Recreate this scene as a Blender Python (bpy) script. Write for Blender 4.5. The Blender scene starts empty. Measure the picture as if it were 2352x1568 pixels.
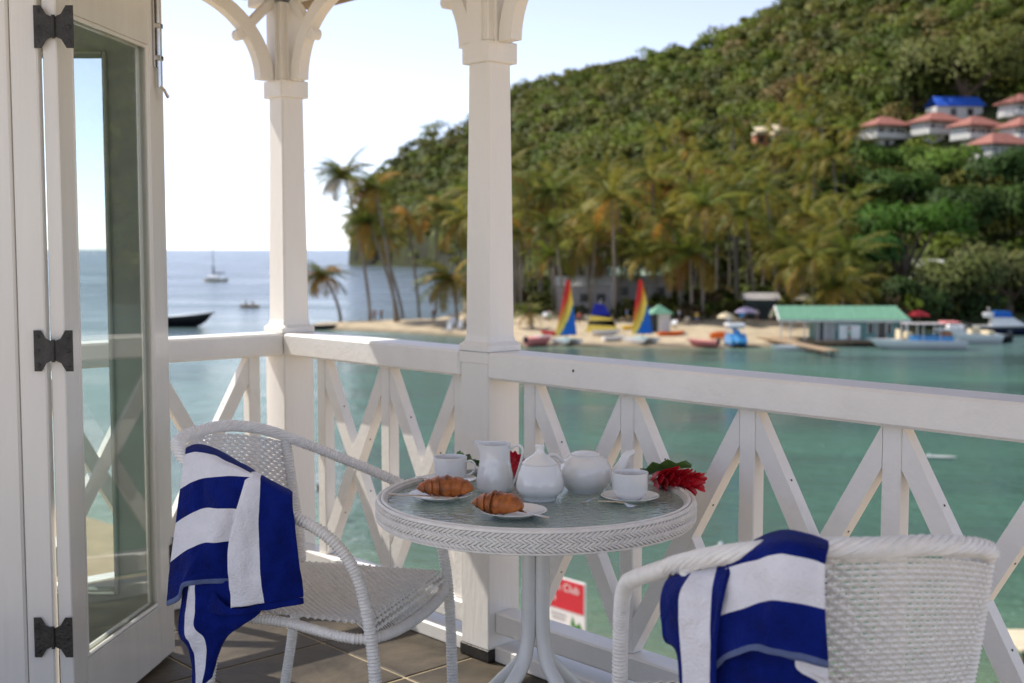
import bpy, bmesh, math, random
import numpy as np
from mathutils import Vector, Matrix, Quaternion, noise
R = math.radians
random.seed(7); rng = np.random.default_rng(7)
scene = bpy.context.scene
C = scene.collection

# ------------------------------------------------------------------ camera
FPX, CX, CY, CAMZ = 2800.0, 1176.0, 784.0, 1.35      # focal length in units of a 2352 x 1568 frame
PITCH = math.atan(212.0 / FPX)
cam_d = bpy.data.cameras.new('camera'); cam = bpy.data.objects.new('camera', cam_d); C.objects.link(cam)
cam.location = (0, 0, CAMZ); cam.rotation_euler = (R(90) - PITCH, 0, 0)
cam_d.sensor_width = 36.0; cam_d.lens = 36.0 * FPX / 2352.0
cam_d.clip_start = 0.05; cam_d.clip_end = 40000
cam_d.dof.use_dof = True; cam_d.dof.focus_distance = 3.0; cam_d.dof.aperture_fstop = 3.7
scene.camera = cam

# ------------------------------------------------------------------ sky, sun, exposure
SUN_EL = R(50); SUN_H = Vector((-0.85, 0.53)).normalized()
SUN_DIR = Vector((SUN_H.x * math.cos(SUN_EL), SUN_H.y * math.cos(SUN_EL), math.sin(SUN_EL)))
world = bpy.data.worlds.new('World'); scene.world = world; world.use_nodes = True
wn = world.node_tree; wn.nodes.clear()
wo = wn.nodes.new('ShaderNodeOutputWorld'); wb = wn.nodes.new('ShaderNodeBackground'); ws = wn.nodes.new('ShaderNodeTexSky')
ws.sky_type = 'NISHITA'; ws.sun_disc = False; ws.sun_elevation = SUN_EL
ws.sun_rotation = math.atan2(SUN_H.x, SUN_H.y); ws.altitude = 10; ws.air_density = 0.55; ws.dust_density = 0.25; ws.ozone_density = 3.0
wb.inputs['Strength'].default_value = 0.15
wt = wn.nodes.new('ShaderNodeMix'); wt.data_type = 'RGBA'; wt.blend_type = 'MULTIPLY'; wt.inputs[0].default_value = 1.0; wt.inputs[7].default_value = (1.03, 0.955, 0.94, 1)   # one even tint: the hazy, warm white balance of the whole sky
wh = wn.nodes.new('ShaderNodeHueSaturation'); wh.inputs['Saturation'].default_value = 0.68; wh.inputs['Value'].default_value = 0.92
wn.links.new(ws.outputs[0], wh.inputs['Color']); wn.links.new(wh.outputs[0], wt.inputs[6]); wn.links.new(wt.outputs[2], wb.inputs[0]); wn.links.new(wb.outputs[0], wo.inputs[0])
sun_d = bpy.data.lights.new('sun', 'SUN'); sun_d.energy = 2.9; sun_d.angle = R(0.53); sun_d.color = (1.0, 0.95, 0.86)
sun = bpy.data.objects.new('sun', sun_d); C.objects.link(sun)
sun.rotation_euler = (-SUN_DIR).to_track_quat('-Z', 'Y').to_euler(); sun.location = SUN_DIR * 50
vs = scene.view_settings
vs.view_transform = 'Standard'; vs.look = 'None'; vs.gamma = 1.0; vs.use_curve_mapping = False; vs.exposure = 1.0
scene.cycles.max_bounces = 8; scene.cycles.transparent_max_bounces = 24; scene.cycles.diffuse_bounces = 4
scene.cycles.caustics_reflective = False; scene.cycles.caustics_refractive = False; scene.cycles.sample_clamp_indirect = 6.0

WATER = CAMZ - 10.0
_f = Vector((0, math.cos(PITCH), -math.sin(PITCH))); _u = Vector((0, math.sin(PITCH), math.cos(PITCH)))
def ray(px, py):
    return _f + Vector(((px - CX) / FPX, 0, 0)) + _u * ((CY - py) / FPX)
def at(px, py, Y):                       # the place at depth Y that is seen at (px, py)
    d = ray(px, py); return Vector((0, 0, CAMZ)) + d * (Y / d.y)
def onz(px, py, z):                      # the place on the level z
    d = ray(px, py); return Vector((0, 0, CAMZ)) + d * ((z - CAMZ) / d.z)

# ------------------------------------------------------------------ materials
def M(name, col, rough=0.6, var=0.10, vs_=6.0, bump=0.0, bs=60.0, metal=0.0, spec=0.5, col2=None, stretch=None, coat=0.0, sheen=0.0, trans=0.0, spots=0.0):
    m = bpy.data.materials.new(name); m.use_nodes = True
    nt = m.node_tree; N = nt.nodes; L = nt.links; N.clear()
    out = N.new('ShaderNodeOutputMaterial'); p = N.new('ShaderNodeBsdfPrincipled'); L.new(p.outputs[0], out.inputs[0])
    tc = N.new('ShaderNodeTexCoord'); mp = N.new('ShaderNodeMapping'); L.new(tc.outputs['Object'], mp.inputs[0])
    if stretch: mp.inputs['Scale'].default_value = stretch
    n1 = N.new('ShaderNodeTexNoise'); n1.inputs['Scale'].default_value = vs_; n1.inputs['Detail'].default_value = 6; n1.inputs['Roughness'].default_value = 0.6
    L.new(mp.outputs[0], n1.inputs['Vector'])
    mr = N.new('ShaderNodeMapRange'); mr.inputs[1].default_value = 0.3; mr.inputs[2].default_value = 0.7; L.new(n1.outputs[0], mr.inputs[0])
    mx = N.new('ShaderNodeMix'); mx.data_type = 'RGBA'; L.new(mr.outputs[0], mx.inputs[0])
    a = [max(0, c * (1 - var)) for c in col]; b = [min(1, c * (1 + var)) for c in (col2 or col)]
    mx.inputs[6].default_value = (*a, 1); mx.inputs[7].default_value = (*b, 1)
    last = mx.outputs[2]
    if spots:
        n3 = N.new('ShaderNodeTexNoise'); n3.inputs['Scale'].default_value = vs_ * 2.7; n3.inputs['Detail'].default_value = 8
        L.new(mp.outputs[0], n3.inputs['Vector'])
        r3 = N.new('ShaderNodeMapRange'); r3.inputs[1].default_value = 0.60; r3.inputs[2].default_value = 0.78; r3.inputs[4].default_value = spots; L.new(n3.outputs[0], r3.inputs[0])
        m3 = N.new('ShaderNodeMix'); m3.data_type = 'RGBA'; L.new(r3.outputs[0], m3.inputs[0]); L.new(last, m3.inputs[6])
        m3.inputs[7].default_value = (col[0] * .55, col[1] * .52, col[2] * .46, 1); last = m3.outputs[2]
    L.new(last, p.inputs['Base Color'])
    mrr = N.new('ShaderNodeMapRange'); mrr.inputs[3].default_value = max(0.02, rough * 0.85); mrr.inputs[4].default_value = min(1, rough * 1.15); L.new(n1.outputs[0], mrr.inputs[0])
    L.new(mrr.outputs[0], p.inputs['Roughness'])
    p.inputs['Metallic'].default_value = metal; p.inputs['Specular IOR Level'].default_value = spec
    if coat: p.inputs['Coat Weight'].default_value = coat; p.inputs['Coat Roughness'].default_value = 0.08
    if sheen: p.inputs['Sheen Weight'].default_value = sheen
    if trans: p.inputs['Transmission Weight'].default_value = trans
    if bump:
        n2 = N.new('ShaderNodeTexNoise'); n2.inputs['Scale'].default_value = bs; n2.inputs['Detail'].default_value = 5; L.new(mp.outputs[0], n2.inputs['Vector'])
        bp = N.new('ShaderNodeBump'); bp.inputs['Strength'].default_value = bump; bp.inputs['Distance'].default_value = 0.004
        L.new(n2.outputs[0], bp.inputs['Height']); L.new(bp.outputs[0], p.inputs['Normal'])
    return m

def glass_mat(name, tint, rough=0.0, bump=0.0, bs=40, diffuse=0.0, ior=1.5):
    m = bpy.data.materials.new(name); m.use_nodes = True
    nt = m.node_tree; N = nt.nodes; L = nt.links; N.clear()
    out = N.new('ShaderNodeOutputMaterial')
    tr = N.new('ShaderNodeBsdfTransparent'); tr.inputs[0].default_value = (*tint, 1)
    gl = N.new('ShaderNodeBsdfGlossy'); gl.inputs['Roughness'].default_value = rough
    fr = N.new('ShaderNodeFresnel')
    ge = N.new('ShaderNodeNewGeometry'); mi = N.new('ShaderNodeMapRange')      # thin sheet: the same reflectance from both faces
    mi.inputs[3].default_value = ior; mi.inputs[4].default_value = 1.0 / ior
    L.new(ge.outputs['Backfacing'], mi.inputs[0]); L.new(mi.outputs[0], fr.inputs[0])
    mix = N.new('ShaderNodeMixShader')
    base = tr.outputs[0]
    if diffuse:
        df = N.new('ShaderNodeBsdfDiffuse'); df.inputs[0].default_value = (0.58, 0.68, 0.64, 1)
        m2 = N.new('ShaderNodeMixShader'); m2.inputs[0].default_value = diffuse
        L.new(tr.outputs[0], m2.inputs[1]); L.new(df.outputs[0], m2.inputs[2]); base = m2.outputs[0]
    L.new(fr.outputs[0], mix.inputs[0]); L.new(base, mix.inputs[1]); L.new(gl.outputs[0], mix.inputs[2]); L.new(mix.outputs[0], out.inputs[0])
    if bump:
        tc = N.new('ShaderNodeTexCoord'); n2 = N.new('ShaderNodeTexNoise'); n2.inputs['Scale'].default_value = bs; n2.inputs['Detail'].default_value = 2
        L.new(tc.outputs['Object'], n2.inputs['Vector'])
        bp = N.new('ShaderNodeBump'); bp.inputs['Strength'].default_value = bump; bp.inputs['Distance'].default_value = 0.003
        L.new(n2.outputs[0], bp.inputs['Height']); L.new(bp.outputs[0], gl.inputs['Normal']); L.new(bp.outputs[0], fr.inputs['Normal'])
    return m

def leaf_mat(name, attr='tint', gloss=0.6, transl=0.3, spec=0.12):
    m = bpy.data.materials.new(name); m.use_nodes = True
    nt = m.node_tree; N = nt.nodes; L = nt.links; N.clear()
    out = N.new('ShaderNodeOutputMaterial'); p = N.new('ShaderNodeBsdfPrincipled'); tl = N.new('ShaderNodeBsdfTranslucent'); mix = N.new('ShaderNodeMixShader')
    at_ = N.new('ShaderNodeAttribute'); at_.attribute_name = attr
    oi = N.new('ShaderNodeObjectInfo'); hs = N.new('ShaderNodeHueSaturation')
    mr = N.new('ShaderNodeMapRange'); mr.inputs[3].default_value = 0.75; mr.inputs[4].default_value = 1.25; L.new(oi.outputs['Random'], mr.inputs[0]); L.new(mr.outputs[0], hs.inputs['Value'])
    L.new(at_.outputs['Color'], hs.inputs['Color']); L.new(hs.outputs[0], p.inputs['Base Color']); L.new(hs.outputs[0], tl.inputs[0])
    p.inputs['Roughness'].default_value = gloss; p.inputs['Specular IOR Level'].default_value = spec
    mix.inputs[0].default_value = transl; L.new(p.outputs[0], mix.inputs[1]); L.new(tl.outputs[0], mix.inputs[2]); L.new(mix.outputs[0], out.inputs[0])
    return m

# ------------------------------------------------------------------ mesh helpers
class MB:
    def __init__(s): s.v = []; s.f = []; s.mi = []; s.T = Matrix.Identity(4); s.m = 0
    def add(s, vs_, fs, m=None):
        o = len(s.v); s.v += [tuple(s.T @ Vector(v)) for v in vs_]
        s.f += [tuple(i + o for i in f) for f in fs]; s.mi += [s.m if m is None else m] * len(fs); return s
    def box(s, c, size, b=0.0, rot=None, m=None):
        x, y, z = [k / 2 for k in size]; V = []; F = []
        if b <= 0:
            V = [(-x, -y, -z), (x, -y, -z), (x, y, -z), (-x, y, -z), (-x, -y, z), (x, -y, z), (x, y, z), (-x, y, z)]
            F = [(0, 3, 2, 1), (4, 5, 6, 7), (0, 1, 5, 4), (1, 2, 6, 5), (2, 3, 7, 6), (3, 0, 4, 7)]
        else:
            b = min(b, x * .9, y * .9, z * .9); idx = {}
            for sx in (-1, 1):
                for sy in (-1, 1):
                    for sz in (-1, 1):
                        for ax in range(3):
                            q = [sx * (x - b), sy * (y - b), sz * (z - b)]; q[ax] = (sx * x, sy * y, sz * z)[ax]
                            idx[(sx, sy, sz, ax)] = len(V); V.append(tuple(q))
            for ax in range(3):
                o1, o2 = [k for k in range(3) if k != ax]
                for sg in (-1, 1):
                    loop = []
                    for (a, c2) in ((-1, -1), (1, -1), (1, 1), (-1, 1)):
                        k = [0, 0, 0]; k[ax] = sg; k[o1] = a; k[o2] = c2; loop.append(idx[(*k, ax)])
                    flip = (sg < 0) ^ (ax == 1); F.append(tuple(reversed(loop)) if flip else tuple(loop))
            for ax in range(3):                   # edges parallel to ax
                o1, o2 = [k for k in range(3) if k != ax]
                for a in (-1, 1):
                    for c2 in (-1, 1):
                        k0 = [0, 0, 0]; k0[o1] = a; k0[o2] = c2; k1 = list(k0); k0[ax] = -1; k1[ax] = 1
                        F.append((idx[(*k0, o1)], idx[(*k1, o1)], idx[(*k1, o2)], idx[(*k0, o2)]))
            for sx in (-1, 1):
                for sy in (-1, 1):
                    for sz in (-1, 1): F.append((idx[(sx, sy, sz, 0)], idx[(sx, sy, sz, 1)], idx[(sx, sy, sz, 2)]))
        mt = Matrix.Translation(Vector(c))
        if rot is not None: mt = mt @ rot
        return s.add([tuple(mt @ Vector(v)) for v in V], F, m)
    def tube(s, pts, r, n=8, m=None, caps=True, flat=1.0, up=None):
        pts = [Vector(p) for p in pts]; k = len(pts); rs = r if isinstance(r, (list, tuple)) else [r] * k
        V = []; F = []; nrm = None
        for i, p in enumerate(pts):
            t = (pts[min(i + 1, k - 1)] - pts[max(i - 1, 0)]); t = t.normalized() if t.length > 1e-9 else Vector((0, 0, 1))
            if nrm is None:
                ref = Vector(up) if up else (Vector((0, 0, 1)) if abs(t.z) < 0.9 else Vector((1, 0, 0)))
                nrm = ref
            nrm = nrm - t * nrm.dot(t)
            if nrm.length < 1e-6: nrm = t.orthogonal()
            nrm.normalize(); bi = t.cross(nrm)
            for j in range(n):
                a = 2 * math.pi * j / n; V.append(tuple(p + (nrm * math.cos(a) * flat + bi * math.sin(a)) * rs[i]))
        for i in range(k - 1):
            for j in range(n): F.append((i * n + j, i * n + (j + 1) % n, (i + 1) * n + (j + 1) % n, (i + 1) * n + j))
        if caps: F.append(tuple(range(n - 1, -1, -1))); F.append(tuple((k - 1) * n + j for j in range(n)))
        return s.add(V, F, m)
    def lathe(s, prof, n=24, m=None, cap0=True, cap1=True):
        V = []; F = []; k = len(prof)
        for (r_, z) in prof:
            for j in range(n): a = 2 * math.pi * j / n; V.append((r_ * math.cos(a), r_ * math.sin(a), z))
        for i in range(k - 1):
            for j in range(n): F.append((i * n + j, i * n + (j + 1) % n, (i + 1) * n + (j + 1) % n, (i + 1) * n + j))
        if cap0: F.append(tuple(range(n - 1, -1, -1)))
        if cap1: F.append(tuple((k - 1) * n + j for j in range(n)))
        return s.add(V, F, m)
    def prism(s, poly, axis, a, b, m=None):      # poly in the two other axes, extruded from a to b along axis
        k = len(poly); V = []
        for h in (a, b):
            for (p, q) in poly: V.append({'x': (h, p, q), 'y': (p, h, q), 'z': (p, q, h)}[axis])
        F = [tuple(range(k - 1, -1, -1)), tuple(k + i for i in range(k))] + [(i, (i + 1) % k, k + (i + 1) % k, k + i) for i in range(k)]
        return s.add(V, F, m)
    def grid(s, P, m=None, closed=False):        # P[i][j] points
        nr, nc = len(P), len(P[0]); V = [tuple(p) for row in P for p in row]; F = []
        for i in range(nr - 1):
            for j in range(nc - 1 + (1 if closed else 0)): F.append((i * nc + j, i * nc + (j + 1) % nc, (i + 1) * nc + (j + 1) % nc, (i + 1) * nc + j))
        return s.add(V, F, m)
    def mesh(s, name, mats, smooth=False, angle=None):
        me = bpy.data.meshes.new(name); me.from_pydata(s.v, [], s.f)
        for mt in (mats if isinstance(mats, (list, tuple)) else [mats]): me.materials.append(mt)
        if any(s.mi): me.polygons.foreach_set('material_index', s.mi)
        bm = bmesh.new(); bm.from_mesh(me); bmesh.ops.recalc_face_normals(bm, faces=bm.faces); bm.to_mesh(me); bm.free()
        if smooth: me.polygons.foreach_set('use_smooth', [True] * len(me.polygons))
        if angle: 
            try: me.set_sharp_from_angle(angle=R(angle))
            except Exception: pass
        me.update(); return me
    def obj(s, name, mats, parent=None, smooth=False, angle=40):
        return link(name, s.mesh(name, mats, smooth, angle if smooth else None), parent)

def link(name, me, parent=None):
    o = bpy.data.objects.new(name, me); C.objects.link(o)
    if parent is not None: o.parent = parent
    return o
def tag(o, label=None, cat=None, group=None, kind=None):
    if label: o['label'] = label
    if cat: o['category'] = cat
    if group: o['group'] = group
    if kind: o['kind'] = kind
    return o
def thing(name, label, cat, loc=(0, 0, 0), rz=0.0, group=None):
    o = bpy.data.objects.new(name, None); C.objects.link(o); o.empty_display_size = 0.1
    o.location = loc; o.rotation_euler = (0, 0, rz); return tag(o, label, cat, group)
def struct(o): o['kind'] = 'structure'; return o
def children(o): return [c for c in o.children]
def copy_tree(o, parent=None):
    c = o.copy(); C.objects.link(c); c.parent = parent
    for ch in children(o): copy_tree(ch, c)
    return c
def cr(P, n):                                    # Catmull-Rom through points
    P = [Vector(p) for p in P]; out = []
    for i in range(len(P) - 1):
        p0 = P[max(i - 1, 0)]; p1 = P[i]; p2 = P[i + 1]; p3 = P[min(i + 2, len(P) - 1)]
        for k in range(n):
            t = k / n; out.append(0.5 * ((2 * p1) + (p2 - p0) * t + (2 * p0 - 5 * p1 + 4 * p2 - p3) * t * t + (3 * p1 - p0 - 3 * p2 + p3) * t ** 3))
    out.append(P[-1]); return out
def frame(loc, fwd):                             # matrix: x right, y forward, z up
    f = Vector((fwd[0], fwd[1], 0)).normalized(); r = Vector((f.y, -f.x, 0))
    return Matrix(((r.x, f.x, 0, loc[0]), (r.y, f.y, 0, loc[1]), (0, 0, 1, loc[2]), (0, 0, 0, 1)))

# ------------------------------------------------------------------ the materials of the place
m_white = M('white_paint', (0.86, 0.825, 0.775), 0.42, 0.06, 3.0, 0.4, 60, stretch=(1, 1, 0.18), spots=0.17)
m_rail = M('white_rail_paint', (0.86, 0.825, 0.775), 0.38, 0.06, 4.0, 0.35, 60, spots=0.17)
m_door = M('white_door_paint', (0.76, 0.725, 0.67), 0.22, 0.06, 2.5, 0.15, 40, stretch=(3, 3, 0.3), coat=0.3, spots=0.16)
m_doorshade = M('door_paint_with_shade', (0.30, 0.335, 0.30), 0.5, 0.12, 3.0, 0.2, 40)  # white leaf toned grey-green: its shade is put into the colour
m_iron = M('old_dark_iron', (0.055, 0.052, 0.048), 0.5, 0.35, 30, 0.5, 120, metal=0.7)
m_steel = M('polished_steel', (0.62, 0.60, 0.57), 0.16, 0.1, 20, metal=1.0)
m_wood = M('brown_soffit_wood', (0.23, 0.165, 0.10), 0.6, 0.25, 5, 0.4, 60, stretch=(1, 8, 8))
m_tile = M('slate_tile', (0.032, 0.026, 0.019), 0.52, 0.4, 4.0, 0.6, 30, spec=0.3, col2=(0.080, 0.064, 0.045), spots=0.35)
m_grout = M('cream_grout', (0.38, 0.31, 0.20), 0.85, 0.15, 12, 0.4, 80)
m_wicker = M('white_wicker', (0.85, 0.82, 0.775), 0.34, 0.08, 40, 0.2, 200, spots=0.12)
m_wickdark = M('white_wicker_core', (0.60, 0.58, 0.54), 0.5, 0.1, 40)
m_metalwhite = M('white_powder_coat', (0.78, 0.77, 0.74), 0.3, 0.04, 12, coat=0.3)
m_porc = M('white_porcelain', (0.86, 0.85, 0.83), 0.12, 0.015, 6, coat=0.6)
m_tblue = M('blue_terry_cloth', (0.003, 0.012, 0.145), 0.95, 0.35, 18, 1.0, 170, sheen=0.05, spec=0.1)
m_twhite = M('white_terry_cloth', (0.80, 0.79, 0.83), 0.95, 0.06, 15, 1.0, 170, sheen=0.1, spec=0.1)
m_themb = M('faded_blue_hem', (0.11, 0.15, 0.30), 0.95, 0.15, 60, 0.7, 500, sheen=0.2, spec=0.1)
m_crust = M('baked_crust', (0.13, 0.027, 0.006), 0.45, 0.4, 26, 1.0, 90, col2=(0.50, 0.150, 0.028), coat=0.08)
m_red = M('red_bract', (0.56, 0.010, 0.026), 0.38, 0.3, 30, 0.2, 60, coat=0.15)
m_leaf = M('green_leaf_blade', (0.035, 0.10, 0.018), 0.35, 0.35, 14, 0.3, 50, col2=(0.07, 0.16, 0.03), coat=0.2)
m_pane = glass_mat('door_glass', (0.93, 0.96, 0.95))
m_tabglass = glass_mat('rippled_table_glass', (0.74, 0.84, 0.80), rough=0.06, bump=0.8, bs=55, diffuse=0.42)

def sail_mat(name, col):
    m = bpy.data.materials.new(name); m.use_nodes = True; nt = m.node_tree; N = nt.nodes; L = nt.links; p = N['Principled BSDF']; out = N['Material Output']
    tc = N.new('ShaderNodeTexCoord'); n1 = N.new('ShaderNodeTexNoise'); n1.inputs['Scale'].default_value = 1.5; L.new(tc.outputs['Object'], n1.inputs['Vector'])
    mx = N.new('ShaderNodeMix'); mx.data_type = 'RGBA'; L.new(n1.outputs[0], mx.inputs[0]); mx.inputs[6].default_value = (*[c * .9 for c in col], 1); mx.inputs[7].default_value = (*[min(1, c * 1.1) for c in col], 1)
    tl = N.new('ShaderNodeBsdfTranslucent'); mix = N.new('ShaderNodeMixShader'); mix.inputs[0].default_value = 0.5
    L.new(mx.outputs[2], p.inputs['Base Color']); L.new(mx.outputs[2], tl.inputs[0]); p.inputs['Roughness'].default_value = .5
    L.new(p.outputs[0], mix.inputs[1]); L.new(tl.outputs[0], mix.inputs[2]); L.new(mix.outputs[0], out.inputs[0]); return m
# ================================================================== BALCONY
ALPHA = R(42.5)
d3 = Vector((math.sin(ALPHA), -math.cos(ALPHA), 0)); outw = Vector((math.cos(ALPHA), math.sin(ALPHA), 0))
C1 = Vector((-0.895, 4.889, 0))
BAL = Matrix(((d3.x, outw.x, 0, C1.x), (d3.y, outw.y, 0, C1.y), (0, 0, 1, 0), (0, 0, 0, 1)))
def place(o, M4): o.matrix_world = M4; return o
RAILTOP, RAILH = 1.02, 0.087
X2 = 1.218

# floor: grout bed and single tiles
b = MB(); b.box((2.3, -1.15, -0.0675), (5.2, 2.9, 0.13), 0.004)
floor = struct(place(b.obj('balcony_floor', m_grout), BAL))
g = BAL.inverted() @ onz(743, 1476, 0.0)
TS = 0.46
tb = MB(); tb.box((0, 0, 0), (TS - 0.008, TS - 0.008, 0.016), 0.003); tile_me = tb.mesh('tile', m_tile)
for i in range(-4, 9):
    for j in range(-8, 4):
        x0 = g.x + i * TS + TS / 2; y0 = g.y + j * TS + TS / 2
        if -0.02 < x0 - TS / 2 + .25 and x0 < 4.75 and y0 < 0.12 and y0 - TS / 2 > -2.6:
            o = link('tile', tile_me, floor); o.location = (x0, y0, -0.0075 + random.uniform(-.001, .001)); o.rotation_euler = (random.uniform(-.002, .002), random.uniform(-.002, .002), random.choice((0, 1, 2, 3)) * math.pi / 2)

# unseen pale floor added behind the viewer to bounce light onto the balcony
b = MB(); b.box((4.0, -6.42, -0.060), (14.0, 7.6, 0.12), 0.004)
struct(place(b.obj('bounce_floor', M('pale_bounce_stone', (0.62, 0.56, 0.47), 0.8, 0.12, 3, 0.3, 20)), BAL))

# roof: plank soffit, beams, fascia
b = MB(); b.box((1.9, -0.895, 2.47), (4.8, 2.73, 0.06), 0)
roof = struct(place(b.obj('balcony_roof', m_wood), BAL))
pb = MB(); pb.box((0, 0, 0), (4.8, 0.112, 0.02), 0.004); plank_me = pb.mesh('plank', m_wood)          # brown eaves
pb = MB(); pb.box((0, 0, 0), (4.20, 0.112, 0.02), 0.004); plank_in = pb.mesh('plank', m_white)        # unseen boards over the balcony, made white to bounce light
pb = MB(); pb.box((0, 0, 0), (0.56, 0.112, 0.02), 0.004); plank_end = pb.mesh('plank', m_wood)
for j in range(24):
    y_ = 0.41 - 0.115 * j
    if y_ > 0.05: o = link('plank', plank_me, roof); o.location = (1.9, y_, 2.427 + random.uniform(-.001, .001))
    else:
        o = link('plank', plank_in, roof); o.location = (2.195, y_, 2.427 + random.uniform(-.001, .001))
        o = link('plank', plank_end, roof); o.location = (-0.215, y_, 2.427 + random.uniform(-.001, .001))
b = MB(); b.box((1.9, 0, 2.365), (4.2, 0.10, 0.09), 0.004); b.obj('beam', m_white, roof)
b = MB(); b.box((0, -1.15, 2.365), (0.10, 2.1, 0.09), 0.004); b.obj('beam', m_white, roof)

# columns
def bracket(par, rot):
    # quarter-arch bracket in the local x-z plane, then a strut with a rounded end through it
    T = Matrix.Rotation(rot, 4, 'Z')
    b = MB(); b.T = T
    n = 18; half = 0.0225
    ring = []
    for i in range(n + 1):
        a = math.pi - i / n * math.pi / 2
        ring.append((0.50 + 0.432 * math.cos(a), 2.008 + 0.352 * math.sin(a), 0.50 + 0.372 * math.cos(a), 2.008 + 0.302 * math.sin(a)))
    V = []; F = []
    for (xo, zo, xi, zi) in ring:
        V += [(xo, -half, zo), (xi, -half, zi), (xi, half, zi), (xo, half, zo)]
    for i in range(n):
        for k in range(4): F.append((i * 4 + k, i * 4 + (k + 1) % 4, i * 4 + 4 + (k + 1) % 4, i * 4 + 4 + k))
    F += [(3, 2, 1, 0), (n * 4, n * 4 + 1, n * 4 + 2, n * 4 + 3)]
    b.add(V, F); br = b.obj('bracket', m_white, par)
    s = MB(); s.T = T
    dirv = Vector((0.70, 0, -0.71)); p0 = Vector((0.06, 0, 2.318)); L_ = 0.205
    q = Matrix(((dirv.x, 0, 0.71, 0), (0, 1, 0, 0), (dirv.z, 0, 0.70, 0), (0, 0, 0, 1)))
    s.box(p0 + dirv * L_ / 2, (L_, 0.035, 0.034), 0.003, rot=q)
    e = p0 + dirv * (L_ + 0.004); pr = [(0.021 * math.cos(t), 0.021 * math.sin(t)) for t in [k * math.pi / 8 for k in range(-8, 9)]]
    s.prism([(e.x + u, e.z + w) for (u, w) in pr[:-1]], 'y', -0.0195, 0.0195)
    s.obj('strut', m_white, br)
def column(name, label, x, y, rots):
    t = thing(name, label, 'column', BAL @ Vector((x, y, 0)), 0); t.matrix_world = BAL @ Matrix.Translation((x, y, 0))
    b = MB(); b.box((0, 0, 0.52), (0.138, 0.138, 0.96), 0.004); b.obj('lower_post', m_white, t)
    b = MB(); b.box((0, 0, 0.022), (0.146, 0.146, 0.04), 0.003); b.obj('dark_foot', m_iron, t)
    h0, h1 = RAILTOP + 0.001, 2.02
    b = MB()
    prof = [(h0, 0.0745), (h0 + .018, 0.0745), (h0 + .03, 0.062), (h0 + .05, 0.0575), (1.35, 0.0555), (1.70, 0.0515), (h1, 0.0485)]
    P = []
    c = 0.006
    for (z, w) in prof: P.append([(w - c, -w, z), (w, -w + c, z), (w, w - c, z), (w - c, w, z), (-w + c, w, z), (-w, w - c, z), (-w, -w + c, z), (-w + c, -w, z)])
    b.grid(P, closed=True); b.obj('shaft', m_white, t)
    b = MB(); b.box((0, 0, RAILTOP - .02), (0.143, 0.143, 0.04), 0.003); b.obj('plinth', m_white, t)
    b = MB(); b.box((0, 0, 1.977), (0.128, 0.128, 0.066), 0.003); b.obj('capital', m_white, t)
    b = MB(); b.box((0, 0, 2.16), (0.108, 0.108, 0.30), 0.003); b.obj('upper_post', m_white, t)
    for (sx, sy) in ((1, 0), (-1, 0), (0, 1), (0, -1)):
        b = MB(); b.box((sx * 0.0585, sy * 0.0585, 2.135), (0.012 if sx else 0.06, 0.012 if sy else 0.06, 0.33), 0.002); b.obj('trim_board', m_white, t)
    for r_ in rots: bracket(t, r_)
    return t
column('balcony_column', 'white corner column with curved brackets, left of the two, where both railings meet', 0, 0, (0, -math.pi / 2))
column('balcony_column', 'white bracketed column in the middle of the photo behind the breakfast table', X2, 0, (0, math.pi))

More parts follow.
